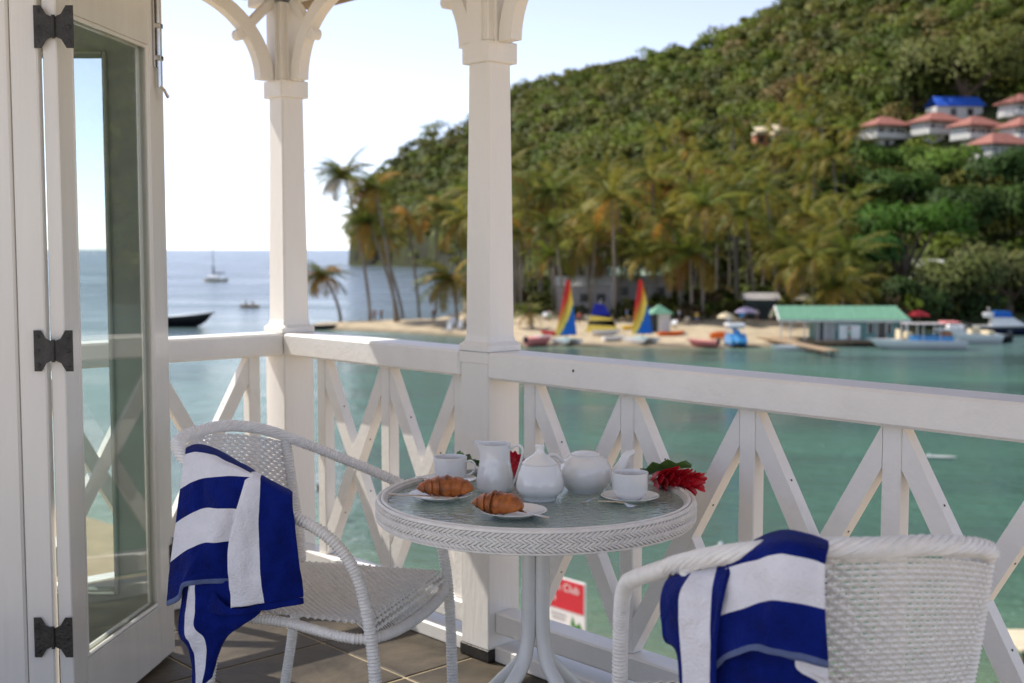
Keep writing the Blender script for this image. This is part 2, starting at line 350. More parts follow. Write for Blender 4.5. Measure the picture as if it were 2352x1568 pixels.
# balustrades
screw_b = MB(); screw_b.lathe([(0.0030, 0), (0.0030, 0.0010), (0.0015, 0.0014)], 8); screw_me = screw_b.mesh('screw', m_iron)
def balustrade(label, T, length, posts, x_end0, x_end1):
    """local x along the rail, inside is -y"""
    t = thing('balustrade', label, 'railing', T.to_translation(), 0, 'white crossed railings round the balcony'); t.matrix_world = T
    b = MB(); L_ = x_end1 - x_end0; xm = (x_end0 + x_end1) / 2
    b.box((xm, 0, RAILTOP - RAILH / 2), (L_, 0.150, RAILH), 0.008); b.obj('top_rail', m_rail, t)
    b = MB(); b.box((xm, 0, 0.130), (L_, 0.085, 0.07), 0.005); b.obj('bottom_rail', m_rail, t)
    b = MB(); b.box((xm, 0.005, 0.026), (L_, 0.10, 0.05), 0.004); b.obj('kerb_board', m_white, t)
    z0, z1 = 0.165, RAILTOP - RAILH; bw, bd = 0.050, 0.046
    b = MB(); b.box((0, 0, (z0 + z1) / 2), (bw, bd, z1 - z0 - 0.002), 0.003); bm_ = b.mesh('baluster', m_rail)
    for x in posts: o = link('baluster', bm_, t); o.location = (x, 0, 0)
    for i in range(len(posts) - 1):
        xa, xb = posts[i] + bw / 2 + .001, posts[i + 1] - bw / 2 - .001
        for k, (p, q) in enumerate((((xa, z0 + .002), (xb, z1 - .002)), ((xa, z1 - .002), (xb, z0 + .002)))):
            v = Vector((q[0] - p[0], 0, q[1] - p[1])); n = Vector((-v.z, 0, v.x)).normalized(); w = 0.046
            sgn = 1 if k == 0 else -1
            # a board clipped by the posts at its ends: parallelogram with upright ends
            hz = w / abs(v.normalized().x) / 2
            poly = [(p[0], p[1] - (0 if sgn > 0 else 2 * hz)), (q[0], q[1] - (2 * hz if sgn > 0 else 0)), (q[0], q[1] + (0 if sgn > 0 else 2 * hz)), (p[0], p[1] + (2 * hz if sgn > 0 else 0))]
            dpt = bd / 2 - 0.002 - 0.0015 * k
            b = MB(); b.prism(poly, 'y', -dpt, dpt); br = b.obj('brace', m_rail, t)
            side = n if n.x > 0 else -n
            e0, e1 = (poly[0], poly[1]) if sgn > 0 else (poly[3], poly[2])
            for f in (0.27, 0.73):
                s = link('screw', screw_me, br)
                s.location = Vector((e0[0] + (e1[0] - e0[0]) * f, 0, e0[1] + (e1[1] - e0[1]) * f)) + side * 0.0003
                s.rotation_euler = side.to_track_quat('Z', 'Y').to_euler()
    return t
P3 = [1.288 + k - 0.025 for k in (0.166, 0.58, 1.007, 1.43, 1.855, 2.28)]
lr = balustrade('long white railing of crossed boards on the right, behind both chairs and the table', BAL, 2.6, P3, X2 + 0.0705, 3.9)
q_ = BAL.inverted() @ at(1330, 850, 3.62)
kb = MB(); kb.T = Matrix.Translation((q_.x, -0.0752, q_.z)) @ Matrix.Rotation(R(90), 4, 'X'); kb.lathe([(0.0045, 0), (0.0035, 0.0006), (0.001, 0.0002)], 9); kb.obj('knot', m_iron, lr)
P2 = [0.256, 0.669, 1.083]
balustrade('short white railing of crossed boards between the two columns', BAL, 1.0, P2, 0.0705, X2 - 0.0705)
T1 = BAL @ Matrix(((0, 1, 0, 0), (-1, 0, 0, 0), (0, 0, 1, 0), (0, 0, 0, 1)))
balustrade('white railing of crossed boards at the left, seen beside and through the glazed door', T1, 1.7, [0.175, 0.60, 1.02, 1.44, 1.86], 0.0705, 2.1)

# ------------------------------------------------------------------ folding glazed door
DOOR_A = math.atan(0.11)
def leaf(name, label, p, rz, W=0.715, mat=m_door, stl=0.115, str_=0.115, z0=0.02, z1=2.24, thick=0.04, zb=0.205, zt=1.985):
    """a door leaf: local x from its hinge edge, front face at y=0"""
    t = thing(name, label, 'door', p, rz)
    def part(nm, c, s, bv=0.003): b = MB(); b.box(c, s, bv); return b.obj(nm, mat, t)
    part('stile', (stl / 2, thick / 2, (z0 + z1) / 2), (stl, thick, z1 - z0)); part('stile', (W - str_ / 2, thick / 2, (z0 + z1) / 2), (str_, thick, z1 - z0))
    w = W - stl - str_
    part('rail', (stl + w / 2, thick / 2, (z0 + zb) / 2), (w - .0005, thick - .001, zb - z0), 0.001); part('rail', (stl + w / 2, thick / 2, (zt + z1) / 2), (w - .0005, thick - .001, z1 - zt), 0.001)
    for yf in (0.006, thick - 0.006):     # glazing beads
        sg = 0.012
        part('bead', (stl + sg / 2 + .0005, yf, (zb + zt) / 2), (sg, 0.012, zt - zb), 0.004); part('bead', (W - str_ - sg / 2 - .0005, yf, (zb + zt) / 2), (sg, 0.012, zt - zb), 0.004)
        part('bead', (stl + w / 2, yf, zb + sg / 2 + .0005), (w - 2 * sg - .002, 0.014, sg), 0.004); part('bead', (stl + w / 2, yf, zt - sg / 2 - .0005), (w - 2 * sg - .002, 0.014, sg), 0.004)
    b = MB(); b.box((stl + w / 2, thick / 2, (zb + zt) / 2), (w - .004, 0.004, zt - zb - .004)); b.obj('pane', m_pane, t)
    return t
# leaf 2 runs away from the viewer; its front face looks right
ang = math.pi / 2 - DOOR_A
hp = Vector((-1.556 + 0.11 * 3.255, 3.255, 0))
door = leaf('glazed_door', 'white glazed door leaf standing open at the left, black butterfly hinges on its edge', hp, ang, stl=0.088, str_=0.112)
far = hp + Vector((math.cos(ang), math.sin(ang), 0)) * 0.715
leaf3 = leaf('glazed_door', 'folded door leaf with shade painted in grey, seen dimly through the glass of the open white door', far + Vector((-0.045, 0.004, 0)), math.pi, W=0.72, mat=m_doorshade, stl=0.135, str_=0.10, thick=-0.04)
# hinge and jamb
jx1 = at(105, 800, 3.25).x; jx0 = at(43, 800, 3.25).x
jamb = thing('door_frame', 'white painted door frame post at the far left edge', 'door frame', (jx1, 3.25, 0))
b = MB(); b.box(((jx0 - jx1) / 2, 0.0175, 1.19), (jx1 - jx0, 0.035, 2.34), 0.004); b.obj('post', m_door, jamb)
b = MB(); b.box((jx0 - jx1 - 0.30, 0.022, 1.19), (0.59, 0.04, 2.34), 0.006); b.obj('side_panel', m_door, jamb)
b = MB(); b.box((jx0 - jx1 - 0.003, 0.028, 1.19), (0.012, 0.02, 2.33), 0.001); b.obj('groove_bead', m_door, jamb)
def hinge(par, z, inv):
    t = par
    h = 0.055; w = 0.052
    half = [(0.004, -0.026), (0.020, -0.033), (0.033, -0.055), (w, -0.055), (w, 0.055), (0.033, 0.055), (0.020, 0.033), (0.004, 0.026)]
    base = inv
    b = MB(); b.T = base
    b.prism([(x, zz) for x, zz in half], 'y', -0.004, -0.001); b.prism([(-x, zz) for x, zz in half], 'y', -0.004, -0.001)
    b.box((0, -0.0015, 0), (0.010, 0.002, 0.05), 0)
    hg = b.obj('hinge', m_iron, par)
    b = MB(); b.T = base; b.tube([(0, -0.005, -0.03), (0, -0.005, 0.03)], 0.005, 10)
    for sx in (-1, 1):
        for sz in (-.038, 0, .038): b.T = base @ Matrix.Translation((sx * 0.041, -0.004, sz)) @ Matrix.Rotation(R(90), 4, 'X'); b.lathe([(0.0055, 0), (0.0055, 0.0012), (0.003, 0.0022)], 8); b.T = base
    b.obj('pin', m_iron, hg)
dinv = Matrix.Translation(hp) @ Matrix.Rotation(ang, 4, 'Z')
for py in (62, 805, 1462):
    z = at(123, py, 3.25).z; wx = at(123, py, 3.243).x
    W4 = Matrix.Translation((wx, 3.2455, z)) 
    hinge(door, z, dinv.inverted() @ W4)
# small hinge at the far edge, tower bolt near the top
b = MB(); b.tube([(0.722, -0.004, 0.28), (0.722, -0.004, 0.40)], 0.008, 10); b.box((0.70, -0.002, 0.34), (0.035, 0.003, 0.085), 0); b.obj('butt_hinge', m_iron, door)
b = MB(); b.tube([(0.650, -0.014, 1.86), (0.650, -0.014, 2.2)], 0.0065, 10); b.box((0.650, -0.004, 2.06), (0.03, 0.006, 0.28), 0.001)
for zz in (1.95, 2.05, 2.17): b.box((0.650, -0.014, zz), (0.024, 0.022, 0.016), 0.002)
b.tube([(0.650, -0.014, 1.865), (0.650, -0.03, 1.85), (0.662, -0.036, 1.83), (0.68, -0.03, 1.835)], 0.005, 8); b.obj('tower_bolt', m_steel, door)
# wall of the house further left (off frame) 
b = MB(); b.box((jx0 - 0.62 - 1.2, 3.29, 1.25), (2.4, 0.12, 2.6), 0.005); struct(b.obj('house_wall', m_white))
# ================================================================== FURNITURE
TABC = Vector((0.06, 3.05, 0)); TABZ = 0.72; TABR = 0.402
def weave(mb, S, nu, nv, amp, wr, ws_, u0=0, u1=1, v0=0, v1=1, stakes=True, thick=0.003):
    """woven strands on the surface S(u, v) -> (point, normal); rows run along u, stakes along v"""
    sub = 4
    for r_ in range(nv):
        v = v0 + (v1 - v0) * (r_ + 0.5) / nv
        pts = []
        for i in range(nu * sub + 1):
            u = u0 + (u1 - u0) * i / (nu * sub); p, n = S(u, v)
            off = amp * math.cos(math.pi * (i / sub + r_))
            pts.append((p, n, off))
        V = []; F = []
        for k, (p, n, off) in enumerate(pts):
            p2, _ = S(u0 + (u1 - u0) * k / (nu * sub), min(v1, v + 0.01)); dv = (p2 - p); dv = dv.normalized() if dv.length > 1e-9 else Vector((0, 0, 1))
            q = p + n * off
            V += [q - dv * wr, q + n * thick, q + dv * wr, q - n * thick]
        for k in range(len(pts) - 1):
            for j in range(4): F.append((k * 4 + j, k * 4 + (j + 1) % 4, k * 4 + 4 + (j + 1) % 4, k * 4 + 4 + j))
        mb.add(V, F)
    if stakes:
        for i in range(nu):
            u = u0 + (u1 - u0) * (i + 0.5) / nu
            pts = []
            for k in range(9):
                v = v0 + (v1 - v0) * k / 8; p, n = S(u, v); pts.append(p)
            mb.tube(pts, ws_, 5, caps=False)
def wrapped(mb, pts, r, pitch=0.009, n=9, depth=0.34, slant=0):
    """a tube wrapped with cane: the radius swells with every turn"""
    P = [Vector(p) for p in pts]; L_ = sum((P[i + 1] - P[i]).length for i in range(len(P) - 1))
    k = max(3, int(L_ / pitch)) * 3
    acc = [0]
    for i in range(len(P) - 1): acc.append(acc[-1] + (P[i + 1] - P[i]).length)
    Q = []; rs = []; j = 0
    for i in range(k + 1):
        d = L_ * i / k
        while j < len(P) - 2 and acc[j + 1] < d: j += 1
        f = (d - acc[j]) / max(1e-9, acc[j + 1] - acc[j]); Q.append(P[j].lerp(P[j + 1], f))
        rs.append(r * (1 + depth * (0.5 - abs((i % 3) - 1.0) * 0.5) * 1.0 - depth * .4))
    mb.tube(Q, rs, n)
def make_chair(name, label, loc, fwd, group):
    t = thing(name, label, 'chair', loc, 0, group); t.matrix_world = frame(loc, fwd)
    half = [(0.0, -0.40, 0.872), (0.09, -0.392, 0.872), (0.17, -0.365, 0.862), (0.235, -0.305, 0.838), (0.27, -0.215, 0.80), (0.284, -0.10, 0.757), (0.287, 0.0, 0.722), (0.284, 0.10, 0.682), (0.280, 0.165, 0.628), (0.275, 0.208, 0.55), (0.271, 0.232, 0.44), (0.268, 0.245, 0.30), (0.266, 0.255, 0.0)]
    # top roll over the back, from side to side
    full = [(-x, y, z) for (x, y, z) in reversed(half[1:5])] + [half[0]] + half[1:5]
    roll = cr(full, 6); b = MB()
    for s_ in range(9):               # nine twisted canes make the plaited roll
        P = []
        for i, p in enumerate(cr(full, 22)):
            a = 2 * math.pi * (s_ / 9 + i / 40.0)
            out = Vector((p.x, p.y + 0.1, 0)).normalized()
            P.append(p + out * math.cos(a) * 0.0145 + Vector((0, 0, 1)) * math.sin(a) * 0.0125)
        b.tube(P, 0.0056 + 0.0004 * (s_ % 2), 6)
    b.tube(roll, 0.015, 8); b.obj('top_roll', m_wicker, t, True)
    for sx in (-1, 1):
        P = cr([(sx * x, y, z) for (x, y, z) in half[4:11]], 6); b = MB(); wrapped(b, P, 0.0165); b.obj('arm', m_wicker, t, True)
        P = cr([(sx * x, y, z) for (x, y, z) in half[10:]], 6); b = MB(); wrapped(b, P, 0.0165); b.obj('leg', m_wicker, t, True)
        P = cr([(sx * 0.252, -0.27, 0.815), (sx * 0.246, -0.245, 0.66), (sx * 0.235, -0.215, 0.45), (sx * 0.235, -0.245, 0.22), (sx * 0.24, -0.285, 0.0)], 6)
        b = MB(); wrapped(b, P, 0.0155); b.obj('leg', m_wicker, t, True)
    def S(u, v):                       # back, u across, v from seat to roll
        a = (u * 2 - 1); w = 0.235 + 0.02 * v
        th = a * 1.02
        x = w * math.sin(th) / math.sin(1.02)
        bow = (math.cos(th) - math.cos(1.02)) / (1 - math.cos(1.02))
        y = (-0.205 - 0.075 * v) - (0.055 + 0.06 * v) * bow
        z = 0.445 + v * (0.36 + 0.05 * bow)
        n = Vector((math.sin(th), -math.cos(th), 0.15)).normalized()
        return Vector((x, y, z)), n
    b = MB(); weave(b, S, 42, 38, 0.0030, 0.0046, 0.0024); tag(b.obj('back_weave', m_wicker, t), kind='stuff')
    def S2(u, v):
        y = -0.215 + 0.465 * v; w = 0.235 + 0.03 * v; x = (u * 2 - 1) * w
        z = 0.438 - 0.022 * math.sin(math.pi * u) * math.sin(math.pi * min(1, v * 1.05)) - (0.05 * max(0, (v - 0.9) / 0.1) ** 2)
        return Vector((x, y, z)), Vector((0, 0, 1))
    b = MB(); weave(b, S2, 44, 44, 0.0026, 0.0044, 0.0024); tag(b.obj('seat_weave', m_wicker, t), kind='stuff')
    ring = cr([(-0.236, -0.215, 0.425), (0, -0.225, 0.425), (0.236, -0.215, 0.425), (0.262, 0.0, 0.42), (0.268, 0.22, 0.40), (0.0, 0.262, 0.385), (-0.268, 0.22, 0.40), (-0.262, 0, 0.42), (-0.236, -0.215, 0.425)], 6)
    b = MB(); wrapped(b, ring, 0.0145); b.obj('seat_frame', m_wicker, t, True)
    return t
chA = make_chair('wicker_armchair', 'white wicker armchair left of the table, turned to it, towel over its near side', (-0.493, 3.28, 0), (0.954, -0.30), 'white wicker armchairs')
chA.matrix_world = chA.matrix_world @ Matrix.Diagonal((1, 1, 0.965, 1))
chB = copy_tree(chA); chB.matrix_world = frame((0.534, 2.323, 0), (-0.10, 0.995)) @ Matrix.Diagonal((1.045, 1, 1, 1))
chB['label'] = 'white wicker armchair at the lower right, seen from behind with a towel over its corner'

# ------------------------------------------------------------------ table
t = thing('breakfast_table', 'round white wicker table with rippled glass top and tubular pedestal, laid for breakfast', 'table', TABC)
b = MB(); b.T = Matrix.Translation((0, 0, TABZ - 0.010)); b.lathe([(0.0, 0.0), (0.372, 0.0), (0.374, 0.003), (0.372, 0.007), (0.0, 0.007)], 72, cap0=False, cap1=False); b.obj('glass_top', m_tabglass, t, True)
b = MB(); zt = TABZ + 0.006
b.lathe([(0.372, zt - 0.008), (0.374, zt - 0.001), (0.380, zt + 0.002), (0.392, zt + 0.001), (0.3975, zt - 0.007), (0.3975, zt - 0.042), (0.392, zt - 0.050), (0.376, zt - 0.051), (0.372, zt - 0.046), (0.372, zt - 0.008)], 120, cap0=False, cap1=False); b.obj('rim_core', m_wickdark, t, True)
b = MB(); NS = 180
for row in range(4):
    zc = zt - 0.0095 - row * 0.0105; sl = 1 if row % 2 == 0 else -1
    for i in range(NS):
        a = 2 * math.pi * (i + 0.25 * row) / NS; da = 2 * math.pi / NS
        P = []
        for k in range(5):
            f = (k / 4 - 0.5); aa = a + f * da * 1.75 * sl; rr = 0.3992 + 0.0024 * math.cos(f * math.pi) ; P.append((rr * math.cos(aa), rr * math.sin(aa), zc + f * 0.0125))
        b.tube(P, [0.0016, 0.0029, 0.0032, 0.0029, 0.0016], 5, caps=False)
for row in range(2):
    rr = 0.3965 - row * 0.0105
    b.tube([(rr * math.cos(2 * math.pi * i / 120), rr * math.sin(2 * math.pi * i / 120), zt + 0.0005 + 0.002 * row) for i in range(121)], 0.0048, 6, caps=False)
b.tube([(0.396 * math.cos(2 * math.pi * i / 120), 0.396 * math.sin(2 * math.pi * i / 120), zt - 0.0495) for i in range(121)], 0.0036, 6, caps=False)
tag(b.obj('rim_weave', m_wicker, t), kind='stuff')
b = MB(); b.lathe([(0.05, 0.655), (0.05, 0.672), (0.17, 0.674), (0.17, 0.679)], 24); b.obj('collar', m_iron, t, True)
b = MB(); 
for k in range(4):
    a = k * math.pi / 2 + 0.35
    b.box((math.cos(a) * 0.19, math.sin(a) * 0.19, 0.684), (0.36, 0.03, 0.014), 0.002, rot=Matrix.Rotation(a, 4, 'Z'))
b.obj('top_support', m_metalwhite, t)
for k in range(4):
    a = k * math.pi / 2 + 0.75; c, s_ = math.cos(a), math.sin(a)
    P = cr([(c * 0.0245, s_ * 0.0245, 0.67), (c * 0.0245, s_ * 0.0245, 0.55), (c * 0.0245, s_ * 0.0245, 0.41), (c * 0.030, s_ * 0.030, 0.35), (c * 0.045, s_ * 0.045, 0.30), (c * 0.078, s_ * 0.078, 0.262), (c * 0.14, s_ * 0.14, 0.205), (c * 0.235, s_ * 0.235, 0.11), (c * 0.272, s_ * 0.272, 0.02)], 6)
    b = MB(); b.tube(P, 0.0185, 12); lg = b.obj('leg', m_metalwhite, t, True)
    b = MB(); b.T = Matrix.Translation((c * 0.275, s_ * 0.275, 0)); b.lathe([(0.022, 0.0), (0.024, 0.012), (0.02, 0.034), (0.008, 0.038)], 12); b.obj('foot', m_metalwhite, lg, True)

# ------------------------------------------------------------------ tableware
ZT = TABZ - 0.010 + 0.0075
def onT(px, py): p = onz(px, py, ZT); return Vector((p.x, p.y, ZT))
def plate(name, label, p, r_, cat='plate', group=None):
    b = MB(); s = r_ / 0.09
    b.lathe([(0.0, 0.003), (0.045 * s, 0.003), (0.048 * s, 0.0), (0.053 * s, 0.0), (0.062 * s, 0.006), (0.088 * s, 0.0135), (0.090 * s, 0.0150), (0.0885 * s, 0.0158), (0.062 * s, 0.0095), (0.05 * s, 0.0065), (0.0, 0.0065)], 40, cap0=False, cap1=False)
    o = b.obj(name, m_porc, None, True); o.location = p; return tag(o, label, cat, group)
pl1 = onT(1012, 1146); plate('side_plate', 'small white plate under the left croissant', pl1, 0.080)
pl2 = onT(1180, 1184); plate('side_plate', 'small white plate under the croissant at the front of the table', pl2, 0.080)
sc1 = onT(1034, 1110); plate('saucer', 'white saucer under the cup at the back left of the table', sc1, 0.072, 'saucer')
sc2 = onT(1447, 1150); plate('saucer', 'white saucer under the cup at the right of the table', sc2, 0.074, 'saucer')
def cup(label, p, hdir):
    t = thing('teacup', label, 'cup', p + Vector((0, 0, 0.0068)), math.atan2(hdir[1], hdir[0]))
    b = MB(); b.lathe([(0.0, 0.004), (0.024, 0.004), (0.025, 0.0), (0.028, 0.0), (0.030, 0.004), (0.040, 0.010), (0.0445, 0.020), (0.0455, 0.040), (0.0462, 0.066), (0.0448, 0.067), (0.0440, 0.064), (0.0432, 0.040), (0.042, 0.021), (0.036, 0.012), (0.0, 0.009)], 40, cap0=False, cap1=False); b.obj('bowl', m_porc, t, True)
    b = MB(); b.tube(cr([(0.044, 0, 0.054), (0.058, 0, 0.0575), (0.069, 0, 0.048), (0.068, 0, 0.034), (0.058, 0, 0.022), (0.043, 0, 0.018)], 6), 0.0038, 8, flat=0.7); b.obj('handle', m_porc, t, True)
    b = MB(); b.T = Matrix.Translation((0, 0, 0.045)); b.lathe([(0.0, 0), (0.0430, 0)], 28, cap0=False, cap1=False); b.obj('drink', M('tea', (0.10, 0.035, 0.012), 0.08, 0.05), t, True)
    return t
cup('white cup behind the left croissant, its ring handle to the right', sc1, (0.97, -0.2))
cup('white cup at the right of the table, in front of the teapot spout', sc2, (0.2, 1.0))
# milk jug
p = onT(1137, 1126); t = thing('milk_jug', 'tall white milk jug between cup and sugar pot, lip to the left', 'jug', p, 0)
b = MB(); prof = [(0.0, 0.003), (0.040, 0.003), (0.042, 0.0), (0.045, 0.0), (0.049, 0.006), (0.0505, 0.014), (0.047, 0.045), (0.0425, 0.066), (0.0425, 0.070), (0.0405, 0.075), (0.0395, 0.100), (0.041, 0.120), (0.0425, 0.1245), (0.0405, 0.1245), (0.038, 0.10), (0.038, 0.07), (0.044, 0.03), (0.0, 0.01)]
n = 40; V = []; F = []
for (r_, z) in prof:
    for j in range(n):
        a = 2 * math.pi * j / n; pull = max(0, math.cos(a - math.pi)) ** 6 * max(0, (z - 0.088) / 0.036) ** 1.4 * 0.017
        V.append(((r_ + pull) * math.cos(a), (r_ + pull * 0.3) * math.sin(a), z + pull * 0.35))
for i in range(len(prof) - 1):
    for j in range(n): F.append((i * n + j, i * n + (j + 1) % n, (i + 1) * n + (j + 1) % n, (i + 1) * n + j))
b.add(V, F); b.obj('body', m_porc, t, True)
b = MB(); b.tube(cr([(0.039, 0, 0.108), (0.055, -0.002, 0.121), (0.071, -0.004, 0.117), (0.073, -0.004, 0.098), (0.064, -0.003, 0.062), (0.053, -0.002, 0.030), (0.047, 0, 0.018)], 7), 0.0042, 8, flat=0.8); b.obj('handle', m_porc, t, True)
t.rotation_euler = (0, 0, R(-8))
# sugar pot
p = onT(1240, 1146); t = thing('sugar_pot', 'round shouldered white sugar pot with narrow knob in the middle of the table', 'pot', p)
b = MB(); b.lathe([(0.0, 0.002), (0.036, 0.002), (0.038, 0.0), (0.041, 0.0), (0.042, 0.006), (0.047, 0.012), (0.0565, 0.020), (0.0605, 0.030), (0.0600, 0.045), (0.054, 0.070), (0.046, 0.090), (0.0455, 0.091), (0.0, 0.091)], 44, cap0=False, cap1=False); b.obj('body', m_porc, t, True)
b = MB(); b.lathe([(0.0, 0.0905), (0.0458, 0.0915), (0.046, 0.0935), (0.036, 0.1035), (0.022, 0.112), (0.0130, 0.118), (0.0100, 0.124), (0.0112, 0.132), (0.0120, 0.137), (0.0095, 0.1395), (0.0, 0.140)], 40, cap0=False, cap1=False); b.obj('lid', m_porc, t, True)
# teapot
p = onT(1344, 1127); t = thing('teapot', 'squat round white teapot with its spout to the right', 'teapot', p, R(6))
b = MB(); b.lathe([(0.0, 0.002), (0.040, 0.002), (0.042, 0.0), (0.046, 0.0), (0.047, 0.004), (0.058, 0.014), (0.0665, 0.030), (0.0695, 0.048), (0.067, 0.066), (0.058, 0.082), (0.046, 0.091), (0.037, 0.0945), (0.036, 0.096), (0.0, 0.096)], 48, cap0=False, cap1=False); b.obj('body', m_porc, t, True)
b = MB(); b.lathe([(0.0, 0.0955), (0.0385, 0.0965), (0.039, 0.099), (0.028, 0.104), (0.012, 0.107), (0.0, 0.1075)], 36, cap0=False, cap1=False); b.obj('lid', m_porc, t, True)
b = MB(); P = cr([(0.056, 0, 0.030), (0.078, 0, 0.040), (0.096, 0, 0.062), (0.110, 0, 0.090), (0.124, 0, 0.099), (0.130, 0, 0.099)], 6); k = len(P); b.tube(P, [0.023 - 0.0145 * min(1, (i / (k - 1)) * 1.25) for i in range(k)], 14, caps=True); b.obj('spout', m_porc, t, True)
b = MB(); b.tube(cr([(-0.060, 0, 0.078), (-0.075, 0, 0.094), (-0.092, 0, 0.096), (-0.100, 0, 0.080), (-0.094, 0, 0.055), (-0.080, 0, 0.038), (-0.066, 0, 0.036)], 6), 0.0052, 9); b.obj('handle', m_porc, t, True)
# croissants
def croissant(label, p, rz, L_=0.15, Rm=0.036, seed=0):
    rnd = random.Random(seed); n = 84; m_ = 22; P = []
    for i in range(n + 1):
        tt = -1 + 2 * i / n; th = tt * 0.62; rad = L_ / 2 / math.sin(0.62)
        c = Vector((rad * math.sin(th), rad * (math.cos(th) - 1) * 0.85, 0)); tg = Vector((math.cos(th), -math.sin(th) * .85, 0)).normalized(); nr = Vector((tg.y, -tg.x, 0))
        env = max(0.02, (1 - abs(tt) ** 2.3)) ** 0.72
        kk = abs(tt) * (3.1 if tt > 0 else 3.5) + (0.25 if tt < 0 else 0) + 0.10 * math.sin(5 * tt + seed); s5 = kk % 1.0         # stepped overlapping rolls
        rr = Rm * env * (1.0 + 0.20 * (0.5 - s5) + 0.03 * rnd.uniform(-1, 1) * 0.3)
        row = []
        for j in range(m_):
            a = 2 * math.pi * j / m_; w = 1 + 0.05 * math.sin(3 * a + i * 0.2 + seed) + 0.07 * noise.noise(Vector((tt * 4 + seed * 7, math.cos(a) * 1.2, math.sin(a) * 1.2))) + 0.03 * noise.noise(Vector((tt * 16, math.cos(a) * 4, math.sin(a) * 4 + seed)))
            x = math.cos(a) * rr * 1.02 * w; z = math.sin(a) * rr * 0.82 * w
            z = max(z, -rr * 0.55)
            row.append(c + nr * x + Vector((0, 0, z + Rm * 0.56)))
        P.append(row)
    b = MB(); b.grid(P, closed=True); b.add([tuple(q) for q in P[0]], [tuple(range(m_))]); b.add([tuple(q) for q in P[-1]], [tuple(range(m_))])
    o = b.obj('croissant', m_crust, None, True, 80); o.location = p; o.rotation_euler = (0, 0, rz); return tag(o, label, 'croissant')
croissant('golden brown croissant on the left plate, in front of the cup', pl1 + Vector((0.014, 0.004, 0.0100)), R(-3), 0.145, 0.0345, 1)
croissant('golden brown croissant on the front plate, nearest the viewer', pl2 + Vector((-0.034, -0.004, 0.0100)), R(-24), 0.128, 0.0345, 2)
# cutlery
def flatware(name, label, cat, p, ang_, L_, pts, z, tilt=0.0, mat=m_steel, th=0.0022):
    """pts: (position along, half width, height) stations"""
    P = []
    for (s, w, h) in pts:
        x = (s - 0.5) * L_; P.append([(x, -w, h), (x, -w * .5, h + th * .8), (x, w * .5, h + th * .8), (x, w, h), (x, w * .5, h - th * .3), (x, -w * .5, h - th * .3)])
    b = MB(); b.grid(P, closed=True); b.add(P[0], [tuple(range(5, -1, -1))]); b.add(P[-1], [tuple(range(6))])
    o = b.obj(name, mat, None, True); o.location = (p.x, p.y, z); o.rotation_euler = (0, tilt, ang_); return tag(o, label, cat)
KN = [(0, 0.002, 0), (0.03, 0.0065, 0), (0.15, 0.0085, 0), (0.4, 0.0075, 0), (0.5, 0.006, 0), (0.53, 0.005, 0), (0.56, 0.0085, 0), (0.75, 0.0095, 0), (0.92, 0.008, 0), (1, 0.001, 0)]
SPN = [(0, 0.002, 0), (0.03, 0.006, 0), (0.15, 0.0055, 0.001), (0.45, 0.0028, 0.003), (0.66, 0.003, 0.003), (0.72, 0.008, 0.001), (0.80, 0.0135, -0.001), (0.88, 0.0150, -0.0015), (0.96, 0.0105, 0), (1, 0.002, 0.001)]
e0, e1 = onz(905, 1135, ZT + 0.02), onz(1040, 1140, ZT + 0.02)
flatware('knife', 'table knife with its handle over the edge of the left plate', 'knife', (e0 + e1) / 2, math.atan2(e1.y - e0.y, e1.x - e0.x), 0.185, KN, ZT + 0.0185, 0.02)
e0, e1 = onz(942, 1100, ZT + 0.02), onz(1012, 1112, ZT + 0.02)
flatware('spoon', 'teaspoon handle sticking out behind the left croissant, on the back saucer', 'spoon', (e0 + e1) / 2 + Vector((0.02, 0.005, 0)), math.atan2(e1.y - e0.y, e1.x - e0.x), 0.13, SPN, ZT + 0.0205, 0.05)
e0, e1 = onz(1262, 1189, ZT + 0.018), onz(1188, 1168, ZT + 0.018)
flatware('knife', 'table knife sticking out right of the front croissant', 'knife', (e0 + e1) / 2 + Vector((-0.012, 0.006, 0)), math.atan2(e1.y - e0.y, e1.x - e0.x), 0.165, KN, ZT + 0.0180, 0.02)
e0, e1 = onz(1338, 1152, ZT + 0.006), onz(1400, 1136, ZT + 0.010)
flatware('spoon', 'teaspoon lying on the glass left of the right cup', 'spoon', (e0 + e1) / 2, math.atan2(e1.y - e0.y, e1.x - e0.x), 0.10, SPN, ZT + 0.005, -0.03)
e0, e1 = onz(1384, 1150, ZT + 0.018), onz(1452, 1158, ZT + 0.018)
flatware('spoon', 'dark teaspoon across the saucer in front of the right cup', 'spoon', (e0 + e1) / 2 + Vector((0, -0.010, 0)), math.atan2(e1.y - e0.y, e1.x - e0.x), 0.105, SPN, ZT + 0.0178, 0.01)
